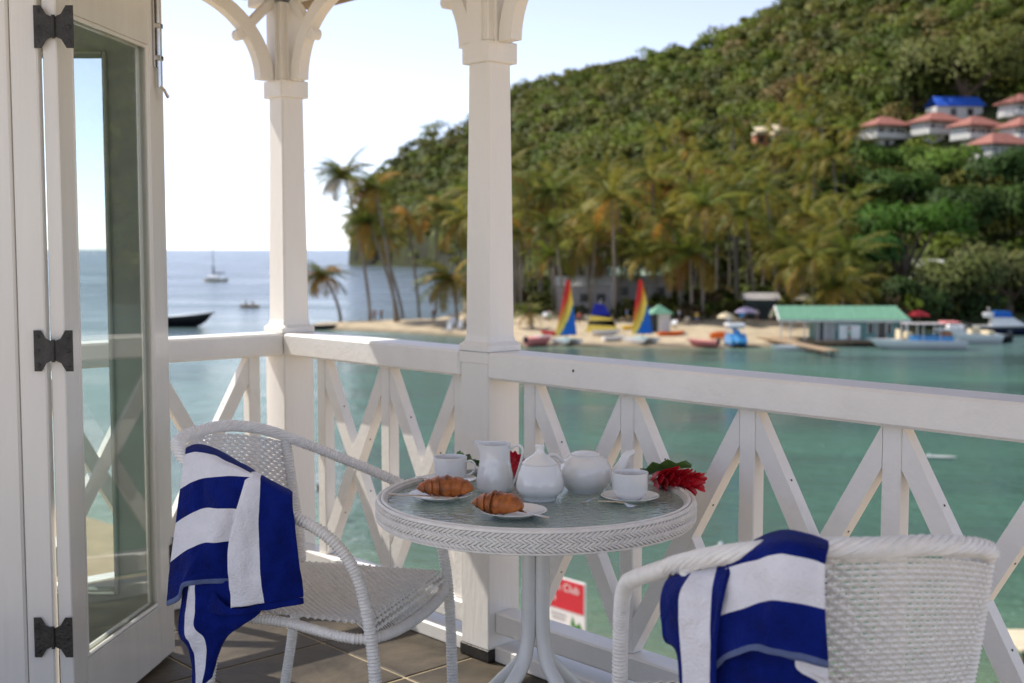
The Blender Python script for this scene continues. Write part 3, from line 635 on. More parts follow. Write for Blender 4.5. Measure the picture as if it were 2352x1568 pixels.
# red ginger flowers
def blade_mesh(L_, w, curl, mat):
    b = MB(); P = []; n = 14
    for i in range(n + 1):
        s = i / n; ww = w * math.sin(math.pi * min(1, s * 0.93 + 0.05)) ** 0.75; wav = 0.006 * math.sin(s * 22)
        P.append([(s * L_, k * ww, curl * (abs(k) ** 1.5) * w + 0.05 * math.sin(s * math.pi) * L_ * 1.0 + wav * abs(k)) for k in (-1, -.6, -.2, 0, .2, .6, 1)])
    b.grid(P); me = b.mesh('leaf', mat, True); return me
def ginger(label, tip, base, zt_, seed, r0=0.03, leaves=()):
    axis = (tip - base); L_ = axis.length; t = thing('ginger_flower', label, 'flower', base, 0)
    q = axis.to_track_quat('Z', 'Y'); t.rotation_mode = 'QUATERNION'; t.rotation_quaternion = q
    b = MB(); b.lathe([(0.004, 0), (r0 * .45, L_ * .15), (r0 * .6, L_ * .5), (r0 * .4, L_ * .85), (0.002, L_)], 14); b.obj('core', m_red, t, True)
    P = []
    for i in range(7):
        s = i / 6; w = (0.013 * math.sin(math.pi * min(1, 0.12 + s * 0.86)) ** 0.7)
        P.append([(k * w, 0.004 - 0.003 * (1 - k * k) * 1.0 - 0.0 + s * s * 0.012, s * 0.042) for k in (-1, -.5, 0, .5, 1)])
    bb = MB(); bb.grid(P); bm_ = bb.mesh('bract', m_red, True)
    rnd = random.Random(seed); N_ = 46
    for i in range(N_):
        f = i / (N_ - 1); a = i * 2.39996; env = r0 * (0.42 + 0.6 * math.sin(math.pi * min(1, 0.18 + f * 0.78)) ** 1.0) * 0.62
        o = link('bract', bm_, t); sc = 1.15 - 0.45 * f
        o.location = (math.cos(a) * env, math.sin(a) * env, L_ * (0.02 + 0.80 * f))
        o.rotation_euler = Quaternion((0, 0, 1), a - math.pi / 2).to_matrix().to_4x4().to_euler() if False else (Matrix.Rotation(a - math.pi / 2, 3, 'Z') @ Matrix.Rotation(-0.06 - 0.20 * rnd.random() - .10 * f, 3, 'X')).to_euler()
        o.scale = (sc, sc, sc)
    inv = t.rotation_quaternion.to_matrix().to_4x4(); inv = (Matrix.Translation(base) @ inv).inverted()
    for (p0, p1, w, rl) in leaves:
        dv = p1 - p0; me = blade_mesh(dv.length, w, 0.35, m_leaf); o = link('leaf', me, t)
        xq = dv.to_track_quat('X', 'Z').to_matrix().to_4x4(); o.matrix_local = inv @ Matrix.Translation(p0) @ xq @ Matrix.Rotation(rl, 4, 'X')
    return t
tp = at(1620, 1108, 3.10); bs_ = at(1500, 1104, 3.24)
ginger('red ginger flower with a dark green leaf lying over the right rim of the table', tp, bs_, 0, 3, 0.028, [(at(1468, 1096, 3.27), at(1588, 1074, 3.20), 0.032, R(-30))])
tp = at(1180, 1052, 3.36); bs_ = at(1177, 1112, 3.31)
ginger('red ginger flower standing up behind the milk jug, green leaf to its left', tp, bs_, 0, 4, 0.034, [(at(1130, 1096, 3.33), at(1046, 1046, 3.38), 0.032, R(25))])

# ------------------------------------------------------------------ towels
def patch(mb, G, mats, nu=7, nv=7, by='row', wr=0.0055, seed=0):
    """G: control rows of (px, py, Y); mats per row gap or per column gap"""
    rows = [[at(*p) for p in r_] for r_ in G]
    rows = [cr(r_, nu) for r_ in rows]
    cols = list(zip(*rows)); cols = [cr(list(c), nv) for c in cols]
    P = [list(r_) for r_ in zip(*cols)]
    Q = []
    for i, r_ in enumerate(P):
        row = []
        for j, p in enumerate(r_):
            w = noise.noise(Vector((p.x * 22 + seed, p.y * 22, p.z * 9))) * wr + noise.noise(Vector((p.x * 60, p.y * 60 + seed, p.z * 40))) * wr * 0.4
            fo = noise.noise(Vector((p.x * 17 + seed * 3.1, p.y * 6, p.z * 1.6))) * 0.011 * min(1.0, i / (nv * 2.5))
            row.append(Vector((p.x + w * .4, p.y + w * 2.2 + fo, p.z + w * 0.3)))
        Q.append(row)
    nr, nc = len(Q), len(Q[0])
    V = [tuple(p) for r_ in Q for p in r_]; F = []; mi = []
    for i in range(nr - 1):
        for j in range(nc - 1):
            F.append((i * nc + j, i * nc + j + 1, (i + 1) * nc + j + 1, (i + 1) * nc + j))
            mi.append(mats[min(i // nv, len(mats) - 1)] if by == 'row' else mats[min(j // nu, len(mats) - 1)])
    o = len(mb.v); mb.v += V; mb.f += [tuple(k + o for k in f) for f in F]; mb.mi += mi
def towel(mb, name, label):
    me = bpy.data.meshes.new(name); me.from_pydata(mb.v, [], mb.f)
    for mt in (m_tblue, m_twhite, m_themb): me.materials.append(mt)
    me.polygons.foreach_set('material_index', mb.mi); me.polygons.foreach_set('use_smooth', [True] * len(me.polygons)); me.update()
    o = link(name, me); md = o.modifiers.new('thickness', 'SOLIDIFY'); md.thickness = 0.007; md.offset = 0
    md2 = o.modifiers.new('round', 'SUBSURF'); md2.levels = 1; md2.render_levels = 1
    return tag(o, label, 'towel', 'blue and white striped beach towels')
BL, WH, HM = 0, 1, 2
b = MB()
# front layer, bands running across
patch(b, [
    [(440, 1110, 3.24), (480, 1112, 3.22), (530, 1128, 3.18), (585, 1150, 3.15)],
    [(430, 1036, 3.20), (458, 1027, 3.18), (520, 1050, 3.12), (592, 1090, 3.09)],
    [(424, 1046, 3.10), (462, 1040, 3.06), (520, 1062, 3.02), (590, 1098, 2.99)],
    [(415, 1124, 3.07), (456, 1102, 3.03), (515, 1093, 3.00), (582, 1096, 2.975)],
    [(404, 1201, 3.06), (456, 1172, 3.02), (509, 1167, 2.985), (560, 1170, 2.97)],
    [(391, 1293, 3.05), (440, 1257, 3.005), (482, 1244, 2.98), (545, 1243, 2.97)],
    [(383, 1382, 3.04), (412, 1366, 3.00), (430, 1334, 2.985), (545, 1330, 2.975)],
    [(384, 1388, 3.045), (414, 1372, 3.005), (431, 1341, 2.99), (545, 1337, 2.98)],
], [BL, BL, WH, BL, WH, BL, HM], seed=1)
# right layer, bands running down
patch(b, [
    [(570, 1150, 3.12), (585, 1150, 3.11), (600, 1152, 3.10), (670, 1180, 3.07)],
    [(568, 1098, 3.06), (582, 1092, 3.05), (600, 1098, 3.045), (668, 1136, 3.04)],
    [(565, 1102, 2.98), (578, 1098, 2.975), (597, 1106, 2.97), (672, 1144, 2.965)],
    [(545, 1175, 2.955), (560, 1170, 2.95), (592, 1200, 2.95), (680, 1215, 2.95)],
    [(527, 1250, 2.95), (540, 1248, 2.945), (597, 1280, 2.945), (687, 1290, 2.945)],
    [(527, 1330, 2.95), (540, 1330, 2.945), (602, 1340, 2.94), (694, 1340, 2.945)],
    [(530, 1396, 2.955), (545, 1394, 2.95), (609, 1383, 2.945), (697, 1372, 2.95)],
], [WH, WH, BL], by='col', seed=2)
patch(b, [
    [(468, 1330, 2.99), (530, 1396, 2.954), (609, 1383, 2.946), (697, 1372, 2.951)],
    [(458, 1405, 2.99), (530, 1412, 2.955), (605, 1402, 2.947), (698, 1387, 2.952)],
], [BL], nv=4, seed=2)
# under layer and tail
patch(b, [
    [(420, 1300, 3.03), (438, 1320, 3.02), (452, 1320, 3.0), (530, 1335, 2.98), (560, 1340, 2.97)],
    [(420, 1345, 3.02), (436, 1350, 3.00), (450, 1352, 2.99), (530, 1370, 2.97), (590, 1380, 2.97)],
    [(412, 1425, 3.015), (428, 1415, 3.00), (450, 1400, 2.985), (525, 1412, 2.97), (600, 1404, 2.975)],
    [(417, 1462, 3.01), (430, 1452, 2.99), (448, 1440, 2.98), (500, 1450, 2.97), (560, 1432, 2.985)],
    [(432, 1478, 3.00), (440, 1480, 2.985), (470, 1470, 2.975), (497, 1478, 2.97), (520, 1462, 2.985)],
    [(440, 1530, 3.00), (450, 1530, 2.985), (474, 1520, 2.975), (490, 1525, 2.97), (497, 1502, 2.985)],
    [(441, 1580, 3.00), (452, 1585, 2.985), (466, 1575, 2.975), (482, 1560, 2.97), (486, 1552, 2.985)],
], [BL, WH, BL, BL], by='col', seed=5)
towel(b, 'beach_towel', 'blue and white striped towel hanging over the left armchair')
b = MB()
# hanging over the outside of the near chair's back
patch(b, [
    [(1690, 1400, 2.14), (1760, 1380, 2.10), (1830, 1370, 2.06), (1900, 1370, 2.03)],
    [(1680, 1290, 2.06), (1750, 1245, 2.02), (1825, 1231, 1.98), (1900, 1252, 1.95)],
    [(1673, 1288, 1.985), (1745, 1252, 1.935), (1820, 1236, 1.905), (1905, 1258, 1.885)],
    [(1667, 1310, 1.95), (1738, 1289, 1.905), (1800, 1270, 1.88), (1896, 1293, 1.865)],
    [(1649, 1416, 1.94), (1747, 1386, 1.90), (1796, 1376, 1.87), (1896, 1398, 1.862)],
    [(1638, 1528, 1.945), (1714, 1478, 1.905), (1785, 1488, 1.875), (1903, 1518, 1.865)],
    [(1636, 1542, 1.945), (1714, 1492, 1.905), (1785, 1505, 1.875), (1903, 1533, 1.865)],
], [BL, BL, BL, WH, BL, HM], seed=8)
patch(b, [
    [(1650, 1480, 1.965), (1710, 1470, 1.94), (1780, 1480, 1.91), (1830, 1500, 1.90), (1900, 1500, 1.89)],
    [(1640, 1560, 1.965), (1710, 1540, 1.93), (1775, 1540, 1.91), (1830, 1536, 1.895), (1902, 1545, 1.885)],
    [(1645, 1640, 1.965), (1710, 1640, 1.94), (1770, 1640, 1.91), (1880, 1566, 1.895), (1902, 1570, 1.885)],
    [(1650, 1700, 1.965), (1710, 1700, 1.94), (1770, 1700, 1.91), (1890, 1640, 1.895), (1903, 1640, 1.885)],
], [BL, BL, BL, WH], by='col', seed=9)
# over the arm corner, bands running down
patch(b, [
    [(1560, 1400, 2.22), (1600, 1380, 2.20), (1640, 1350, 2.16), (1690, 1340, 2.12)],
    [(1560, 1330, 2.16), (1610, 1304, 2.12), (1660, 1286, 2.08), (1700, 1270, 2.03)],
    [(1535, 1330, 2.07), (1600, 1308, 2.03), (1652, 1292, 2.00), (1680, 1292, 1.965)],
    [(1520, 1365, 2.04), (1566, 1356, 1.99), (1638, 1352, 1.955), (1662, 1360, 1.93)],
    [(1519, 1415, 2.03), (1561, 1405, 1.98), (1634, 1415, 1.95), (1650, 1420, 1.93)],
    [(1527, 1470, 2.03), (1563, 1470, 1.98), (1634, 1480, 1.945), (1642, 1480, 1.93)],
    [(1560, 1502, 2.01), (1568, 1520, 1.98), (1634, 1545, 1.945), (1639, 1545, 1.93)],
    [(1569, 1640, 2.00), (1573, 1640, 1.98), (1634, 1640, 1.945), (1639, 1640, 1.93)],
], [BL, WH, BL], by='col', seed=11)
towel(b, 'beach_towel', 'blue and white striped towel over the corner of the near armchair at the lower right')
# ================================================================== SEA, BEACH, HILL
def interp(tab, x):
    xs = [a for a, _ in tab]; ys = [b_ for _, b_ in tab]; return np.interp(x, xs, ys)
T_SHORE = [(560, 400), (690, 190), (700, 159), (712, 153), (760, 150.5), (900, 146), (1060, 139.5), (1200, 126.5), (1450, 124), (1600, 122.8), (1770, 124.5), (1900, 131), (2060, 141), (2200, 156), (2352, 176), (2600, 195), (3200, 215), (4400, 260)]
T_BACK = [(560, 100), (690, 140), (700, 160), (740, 165), (800, 168), (1000, 174), (1060, 190), (1078, 900), (4400, 2000)]
T_FOOT = [(560, 9000), (796, 9000), (803, 760), (812, 735), (900, 720), (1000, 640), (1080, 500), (1180, 350), (1300, 275), (1500, 235), (1800, 215), (2000, 195), (2352, 190), (2900, 205), (4400, 290)]
T_RIDGE = [(790, 800), (820, 815), (900, 830), (1000, 800), (1180, 730), (1460, 620), (1790, 530), (2352, 520), (3000, 540), (4400, 640)]
T_SKY = [(790, 600), (803, 560), (812, 505), (840, 445), (880, 405), (930, 368), (1000, 322), (1070, 285), (1180, 205), (1290, 172), (1460, 132), (1600, 97), (1720, 52), (1790, 12), (1900, -50), (2100, -140), (2352, -230), (2900, -300), (4400, -330)]
def ground_z(x, y):
    x = np.asarray(x, float); y = np.asarray(y, float)
    px = CX + FPX * x / y
    ys, yb, yf, yr, sk = (interp(T, px) for T in (T_SHORE, T_BACK, T_FOOT, T_RIDGE, T_SKY))
    d = np.maximum(np.minimum(y - ys, yb - y), y - yf)
    z = WATER + np.clip(d * 0.07, -2.0, np.where(px < 1070, 0.55, 1.0)) + np.clip(d - 14, 0, 30) * 0.02
    zr = (572 - sk) / FPX * yr + CAMZ - 5.5
    s = np.clip((y - yf) / np.maximum(yr - yf, 1), 0, None)
    sh = np.where(s < 1, np.clip(s, 0, 1) ** 0.97, 1.0 - 0.35 * np.clip(s - 1, 0, 2))
    hill = np.where(y > yf, WATER + 1.0 + (zr - WATER - 1.0) * sh, -100)
    cliff = np.where((px < 1010) & (y > yf), np.minimum((y - yf) * 1.2, 9.0), 0)
    return np.maximum(z, hill + cliff)
gpx = np.concatenate([np.arange(560, 700, 20), np.arange(690, 830, 3.0), np.arange(830, 2420, 10.0), np.arange(2420, 4300, 30.0)])
gy = np.concatenate([np.arange(112, 200, 1.6), np.geomspace(200, 1150, 150)])
PX, GY = np.meshgrid(gpx, gy); GX = (PX - CX) / FPX * GY
GZ = ground_z(GX, GY)
GZ = GZ + np.where(GZ > WATER + 0.2, 0.06 * np.sin(GX * 1.3 + np.sin(GY * .9)) * np.sin(GY * 1.1), 0)
nr, nc = GX.shape
idx = np.arange(nr * nc).reshape(nr, nc)
quads = np.stack([idx[:-1, :-1], idx[:-1, 1:], idx[1:, 1:], idx[1:, :-1]], -1).reshape(-1, 4)
def np_mesh(name, V, F, mats, colors=None, smooth=False, attr='tint', normals=None):
    me = bpy.data.meshes.new(name); n = len(V); k = F.shape[1]; m_ = len(F)
    me.vertices.add(n); me.vertices.foreach_set('co', np.asarray(V, np.float32).ravel())
    me.loops.add(m_ * k); me.loops.foreach_set('vertex_index', np.asarray(F, np.int32).ravel())
    me.polygons.add(m_); me.polygons.foreach_set('loop_start', np.arange(0, m_ * k, k, dtype=np.int32))
    if colors is not None:
        a = me.attributes.new(attr, 'FLOAT_COLOR', 'POINT'); cc = np.ones((n, 4), np.float32); cc[:, :3] = colors; a.data.foreach_set('color', cc.ravel())
    for mt in (mats if isinstance(mats, (list, tuple)) else [mats]): me.materials.append(mt)
    if smooth: me.polygons.foreach_set('use_smooth', np.ones(m_, bool))
    me.update(calc_edges=True)
    if normals is not None: me.polygons.foreach_set('use_smooth', np.ones(m_, bool)); me.normals_split_custom_set_from_vertices(np.asarray(normals, np.float32))
    return me
# soil and sand: sand near the water line, earth under the trees
gm = bpy.data.materials.new('sand_and_earth'); gm.use_nodes = True
nt = gm.node_tree; N = nt.nodes; L = nt.links; p = N['Principled BSDF']; p.inputs['Roughness'].default_value = 0.95; p.inputs['Specular IOR Level'].default_value = 0.1
atn = N.new('ShaderNodeAttribute'); atn.attribute_name = 'tint'
tc = N.new('ShaderNodeTexCoord'); n1 = N.new('ShaderNodeTexNoise'); n1.inputs['Scale'].default_value = 0.6; n1.inputs['Detail'].default_value = 8; L.new(tc.outputs['Object'], n1.inputs['Vector'])
mr = N.new('ShaderNodeMapRange'); mr.inputs[1].default_value = 0.3; mr.inputs[2].default_value = 0.7; mr.inputs[3].default_value = 0.72; mr.inputs[4].default_value = 1.15; L.new(n1.outputs[0], mr.inputs[0])
mm = N.new('ShaderNodeMix'); mm.data_type = 'RGBA'; mm.blend_type = 'MULTIPLY'; mm.inputs[0].default_value = 1.0
L.new(atn.outputs['Color'], mm.inputs[6]); L.new(mr.outputs[0], mm.inputs[7]); L.new(mm.outputs[2], p.inputs['Base Color'])
bp = N.new('ShaderNodeBump'); bp.inputs['Strength'].default_value = 0.5; bp.inputs['Distance'].default_value = 0.2; L.new(n1.outputs[0], bp.inputs['Height']); L.new(bp.outputs[0], p.inputs['Normal'])
ys_ = interp(T_SHORE, PX); yf_ = interp(T_FOOT, PX)
sandf = np.clip(1 - (GY - ys_ - 26) / 14, 0, 1) * (GY < yf_)
sandf = np.where(PX > 1950, sandf * np.clip((2120 - PX) / 170, 0, 1), sandf)
sandf = np.where(PX < 1075, np.where(GY < 260, 1.0, 0.0), sandf)
rock = ((PX < 1060) & (GY > yf_ - 4) & (GY > 400) & (GZ < WATER + 12)).astype(float)
soil = np.array([0.060, 0.072, 0.026]); sand = np.array([0.48, 0.39, 0.265]); rk = np.array([0.035, 0.032, 0.026])
colr = soil * (1 - sandf[..., None]) + sand * sandf[..., None]; colr = colr * (1 - rock[..., None]) + rk * rock[..., None]
wet = np.clip((GZ - WATER - 0.02) / 0.22, 0.45, 1.0); colr = colr * np.where(sandf > .5, wet, 1)[..., None]
hill = struct(link('hill', np_mesh('hill', np.stack([GX, GY, GZ], -1).reshape(-1, 3), quads, gm, colr.reshape(-1, 3), True)))

# near shore under the balcony
NS_ = [(-400, 120), (-60, 72), (-18, 47.5), (-12, 40.5), (-7, 35), (-2, 31), (1.0, 28.8), (4, 26), (12, 24), (30, 21), (400, 5)]
xs = np.concatenate([np.linspace(-400, -40, 10), np.arange(-38, 32, 1.5), np.linspace(35, 400, 10)]); rows = np.array([6, 3, 1, 0, -2, -5, -10, -20, -60, -200.0])
ysn = np.interp(xs, [a for a, _ in NS_], [c for _, c in NS_])
V = []; 
for r_ in rows:
    for x, y0 in zip(xs, ysn): V.append((x, y0 + r_ + 0.4 * math.sin(x * .8), WATER + max(-1.2, min(0.9, -r_ * 0.09 + 0.0)) + (0.5 if r_ < -30 else 0)))
n_ = len(xs); F = np.array([(i * n_ + j, (i + 1) * n_ + j, (i + 1) * n_ + j + 1, i * n_ + j + 1) for i in range(len(rows) - 1) for j in range(n_ - 1)])
struct(link('near_beach', np_mesh('near_beach', np.array(V), F, M('near_sand', (0.46, 0.34, 0.20), 0.95, 0.2, 1.2, 0.4, 20), None, True)))

# water sheet with shoals
def sp(a, n): t_ = np.linspace(-1, 1, n); return np.sign(t_) * (np.abs(t_) ** 3.2) * a
wx = np.unique(np.concatenate([sp(14000, 90), np.arange(-60, 130, 3.0)])); wy = np.unique(np.concatenate([-np.geomspace(60, 9000, 14), np.arange(-60, 20, 16.0), np.arange(20, 230, 3.0), np.geomspace(230, 22000, 50)]))
WX, WY = np.meshgrid(wx, wy); nr, nc = WX.shape; idx = np.arange(nr * nc).reshape(nr, nc)
wq = np.stack([idx[:-1, :-1], idx[:-1, 1:], idx[1:, 1:], idx[1:, :-1]], -1).reshape(-1, 4)
wpx = CX + FPX * WX / np.maximum(WY, 1); dist_far = np.where((wpx > 690) & (WY > 60), interp(T_SHORE, wpx) - WY, 400)
dist_near = WY - np.interp(WX, [a for a, _ in NS_], [c for _, c in NS_])
shal = np.clip(np.exp(-np.clip(dist_near, 0, None) / 5.0) + 0.5 * np.exp(-np.abs(dist_far) / 4.0), 0, 1)
mid = np.exp(-np.clip(WY - 95, 0, None) / 60.0) * np.exp(-np.clip(np.abs(WX - 20) - 60, 0, None) / 220.0)
deep = np.array([0.085, 0.115, 0.135]); teal = np.array([0.052, 0.122, 0.084]); shl = np.array([0.20, 0.26, 0.14])
wc = deep * (1 - mid[..., None]) + teal * mid[..., None]; wc = wc * (1 - shal[..., None]) + shl * shal[..., None]
wm = bpy.data.materials.new('sea_water'); wm.use_nodes = True
nt = wm.node_tree; N = nt.nodes; L = nt.links; p = N['Principled BSDF']; p.inputs['Roughness'].default_value = 0.09; p.inputs['IOR'].default_value = 1.33; p.inputs['Specular IOR Level'].default_value = 0.5
atn = N.new('ShaderNodeAttribute'); atn.attribute_name = 'tint'
tc = N.new('ShaderNodeTexCoord'); mp = N.new('ShaderNodeMapping'); mp.inputs['Scale'].default_value = (0.55, 1.0, 1.0); mp.inputs['Rotation'].default_value = (0, 0, 0.5); L.new(tc.outputs['Object'], mp.inputs[0])
n1 = N.new('ShaderNodeTexNoise'); n1.inputs['Scale'].default_value = 1.1; n1.inputs['Detail'].default_value = 5; n1.inputs['Roughness'].default_value = 0.62; L.new(mp.outputs[0], n1.inputs['Vector'])
n2 = N.new('ShaderNodeTexNoise'); n2.inputs['Scale'].default_value = 0.06; n2.inputs['Detail'].default_value = 5; mp2 = N.new('ShaderNodeMapping'); mp2.inputs['Scale'].default_value = (0.45, 1.9, 1.0); mp2.inputs['Rotation'].default_value = (0, 0, 0.35); L.new(tc.outputs['Object'], mp2.inputs[0]); L.new(mp2.outputs[0], n2.inputs['Vector'])
mr = N.new('ShaderNodeMapRange'); mr.inputs[1].default_value = 0.32; mr.inputs[2].default_value = 0.68; mr.inputs[3].default_value = 0.60; mr.inputs[4].default_value = 1.38; L.new(n2.outputs[0], mr.inputs[0])
mm = N.new('ShaderNodeMix'); mm.data_type = 'RGBA'; mm.blend_type = 'MULTIPLY'; mm.inputs[0].default_value = 1.0
L.new(atn.outputs['Color'], mm.inputs[6]); L.new(mr.outputs[0], mm.inputs[7]); L.new(mm.outputs[2], p.inputs['Base Color'])
bp = N.new('ShaderNodeBump'); bp.inputs['Strength'].default_value = 0.55; bp.inputs['Distance'].default_value = 0.60; L.new(n1.outputs[0], bp.inputs['Height']); L.new(bp.outputs[0], p.inputs['Normal'])
rw = N.new('ShaderNodeMapRange'); rw.inputs[1].default_value = 0.35; rw.inputs[2].default_value = 0.65; rw.inputs[3].default_value = 0.05; rw.inputs[4].default_value = 0.20; L.new(n2.outputs[0], rw.inputs[0]); L.new(rw.outputs[0], p.inputs['Roughness'])
sb = N.new('ShaderNodeMapRange'); sb.inputs[1].default_value = 0.35; sb.inputs[2].default_value = 0.65; sb.inputs[3].default_value = 0.35; sb.inputs[4].default_value = 0.85; L.new(n2.outputs[0], sb.inputs[0]); L.new(sb.outputs[0], bp.inputs['Strength'])
sea_me = np_mesh('water', np.stack([WX, WY, np.full_like(WX, WATER)], -1).reshape(-1, 3), wq, wm, wc.reshape(-1, 3), True)
wa = sea_me.attributes.new('wind', 'FLOAT', 'POINT'); wa.data.foreach_set('value', (1 - np.clip(mid * 1.25, 0, 1)).astype(np.float32).ravel())      # open water is rougher than the lagoon
wat = N.new('ShaderNodeAttribute'); wat.attribute_name = 'wind'; wma = N.new('ShaderNodeMath'); wma.operation = 'MULTIPLY_ADD'; wma.inputs[1].default_value = 0.12
L.new(wat.outputs['Fac'], wma.inputs[0]); L.new(rw.outputs[0], wma.inputs[2]); L.new(wma.outputs[0], p.inputs['Roughness'])
struct(link('water', sea_me))

# ================================================================== TREES
m_foliage = leaf_mat('foliage'); m_frond = leaf_mat('palm_frond', gloss=0.5, transl=0.35)
m_bark = M('bark', (0.13, 0.095, 0.065), 0.9, 0.3, 3, 0.5, 12)
m_palmbark = M('palm_bark', (0.24, 0.20, 0.155), 0.85, 0.25, 2.5, 0.5, 8)
def crown_leaves(n, rx, rz, leaf, r, lobes=5):
    """random leaf quads spread through a lumpy crown; returns (n,4,3)"""
    cs = np.concatenate([[[0, 0, 0.1 * rz]], np.stack([rx * .55 * np.cos(a := r.uniform(0, 6.28, lobes)), rx * .55 * np.sin(a), rz * r.uniform(-.25, .45, lobes)], -1)])
    which = r.integers(0, lobes + 1, n); d = r.normal(size=(n, 3)); d /= np.linalg.norm(d, axis=1)[:, None]; d[:, 2] = np.where(d[:, 2] < -0.35, -d[:, 2], d[:, 2])
    rad = r.uniform(0.72, 1.05, n)[:, None] * np.array([rx * .58, rx * .58, rz * .62])
    c = cs[which] + d * rad
    nrm = d + r.normal(size=(n, 3)) * 0.55; nrm /= np.linalg.norm(nrm, axis=1)[:, None]
    t1 = np.cross(nrm, r.normal(size=(n, 3))); t1 /= np.linalg.norm(t1, axis=1)[:, None]; t2 = np.cross(nrm, t1)
    s = (leaf * r.uniform(0.6, 1.25, n))[:, None]
    q = np.stack([c - t1 * s, c - t2 * s * .7, c + t1 * s, c + t2 * s * .7], 1)
    gn = np.cross(q[:, 1] - q[:, 0], q[:, 2] - q[:, 1]); fl = (gn * d).sum(1) < 0; q[fl] = q[fl][:, ::-1]
    cn = c / np.array([rx, rx, rz]); cn /= np.maximum(np.linalg.norm(cn, axis=1)[:, None], .2)
    sn = d * .6 + cn * .45 + nrm * .22 + np.array([0, 0, .85]); sn /= np.linalg.norm(sn, axis=1)[:, None]
    return q, np.repeat(sn[:, None, :], 4, 1).reshape(-1, 3)
GREENS = np.array([[0.066, 0.092, 0.014], [0.050, 0.070, 0.013], [0.090, 0.118, 0.016], [0.074, 0.080, 0.016], [0.098, 0.102, 0.020], [0.056, 0.062, 0.015], [0.094, 0.128, 0.015]])
def forest():
    Q = []; Cc = []; Nn = []; r = np.random.default_rng(11)
    pts = []
    y = 196.0
    while y < 840:
        stp = 5.0 + (y - 196) / 320 * 0.75
        for px in np.arange(800, 2420 + (1200 if y < 420 else 0), stp / y * FPX * 1.05):
            yy = y + r.uniform(-.95, .95) * stp; pp = px + r.uniform(-.95, .95) * stp / y * FPX
            if yy < interp(T_FOOT, pp) + 1 or yy > interp(T_RIDGE, pp) + 16: continue
            pts.append((pp, yy))
        y += stp
    for (pp, yy) in pts:
        x = (pp - CX) / FPX * yy
        if any((abs(x - hx) < hw and -17 < yy - hy < 5) for (hx, hy, hw) in CLEAR): continue
        z = float(ground_z(x, yy)); 
        if z < WATER + 0.6 or r.random() < 0.04: continue
        f = float(noise.noise(Vector((x * .02, yy * .02, 3)))); sc = float(np.clip(r.lognormal(0.0, 0.30), 0.5, 1.9)) * (1 + .3 * f)
        if pp < 1100: sc *= 1.12
        far_ = pp > 2420
        n = 70 if far_ else int(140 if yy < 420 else 95)
        q, sn = crown_leaves(n, 3.5 * sc, 2.9 * sc, (0.66 if yy < 420 else 0.82) * (1.35 if far_ else 1), r, 4); Nn.append(sn)
        q = q + np.array([x, yy, z + 2.6 * sc])
        g = float(noise.noise(Vector((x * .035 + 9, yy * .035, 8)))) * .5 + .5 + r.uniform(-.32, .32)
        col = GREENS[int(np.clip(g, 0, 0.999) * len(GREENS))] * r.uniform(0.92, 1.25)
        if r.random() < 0.05: col = np.array([0.13, 0.105, 0.035])
        cl = np.repeat((col * r.uniform(0.88, 1.15, (n, 1)))[:, None, :], 4, 1)
        Q.append(q.reshape(-1, 3)); Cc.append(cl.reshape(-1, 3))
    V = np.concatenate(Q); Cv = np.concatenate(Cc); F = np.arange(len(V)).reshape(-1, 4)
    o = link('forest', np_mesh('forest', V, F, m_foliage, Cv, normals=np.concatenate(Nn))); tag(o, 'dense green forest covering the hillside behind the bay', 'forest', kind='stuff'); return len(pts)

# ------------------------------------------------------------------ palms
def frond_quads(r, L_, droop, col, tip, wf=0.165):
    """one feather frond along +x, arching down; list of quads and colours"""
    q = []; c = []; n = 15; pts = []
    a = 0.55; p = np.array([0.0, 0.0, 0.0]); 
    for i in range(n + 1):
        pts.append(p.copy()); a -= droop / n * (0.6 + 1.1 * i / n); p = p + np.array([math.cos(a), 0, math.sin(a)]) * L_ / n
    for i in range(n):
        p0, p1 = pts[i], pts[i + 1]; f = i / n; w = L_ * wf * (math.sin(math.pi * min(1, 0.16 + f * 0.80)) ** 0.8)
        cc = col * (1 - f) + tip * f
        q.append([p0 + [0, -.05, 0], p1 + [0, -.04, 0], p1 + [0, .04, 0], p0 + [0, .05, 0]]); c.append(cc * .9)
        for sd in (-1, 1):
            for sub in (0.1, 0.55):
                b0 = p0 + (p1 - p0) * sub; b1 = p0 + (p1 - p0) * (sub + 0.36); dn = r.uniform(0.15, 0.65)
                tipv = b1 + np.array([w * 0.35, sd * w * (1 - .35 * dn), -w * dn]); tip2 = tipv + (b1 - b0) * 0.5
                q.append([b0, tipv, tip2, b1]); c.append(cc * r.uniform(.8, 1.2))
    return np.array(q), np.array(c)
PG = [np.array(k) for k in ((0.125, 0.155, 0.022), (0.200, 0.185, 0.030), (0.080, 0.120, 0.020))]  # frond greens; the yellow-green one is brightened to imitate sunlit fronds
PY = [np.array(k) for k in ((0.30, 0.20, 0.040), (0.36, 0.18, 0.035), (0.24, 0.19, 0.045))]
def frond_mesh(seed, dead, L_=4.7):
    r = np.random.default_rng(seed); col = (PY if dead else PG)[seed % 3]
    q, c = frond_quads(r, L_, (1.5 if dead else 1.15) + r.uniform(-.25, .3), col, col * 0.8 + PY[seed % 3] * 0.2, 0.23)
    return np_mesh('frond', q.reshape(-1, 3), np.arange(q.shape[0] * 4).reshape(-1, 4), m_frond, np.repeat(c[:, None, :], 4, 1).reshape(-1, 3))
FR_G = [frond_mesh(s, False) for s in range(6)]; FR_D = [frond_mesh(s + 20, True) for s in range(4)]
WIND = math.pi * 0.97
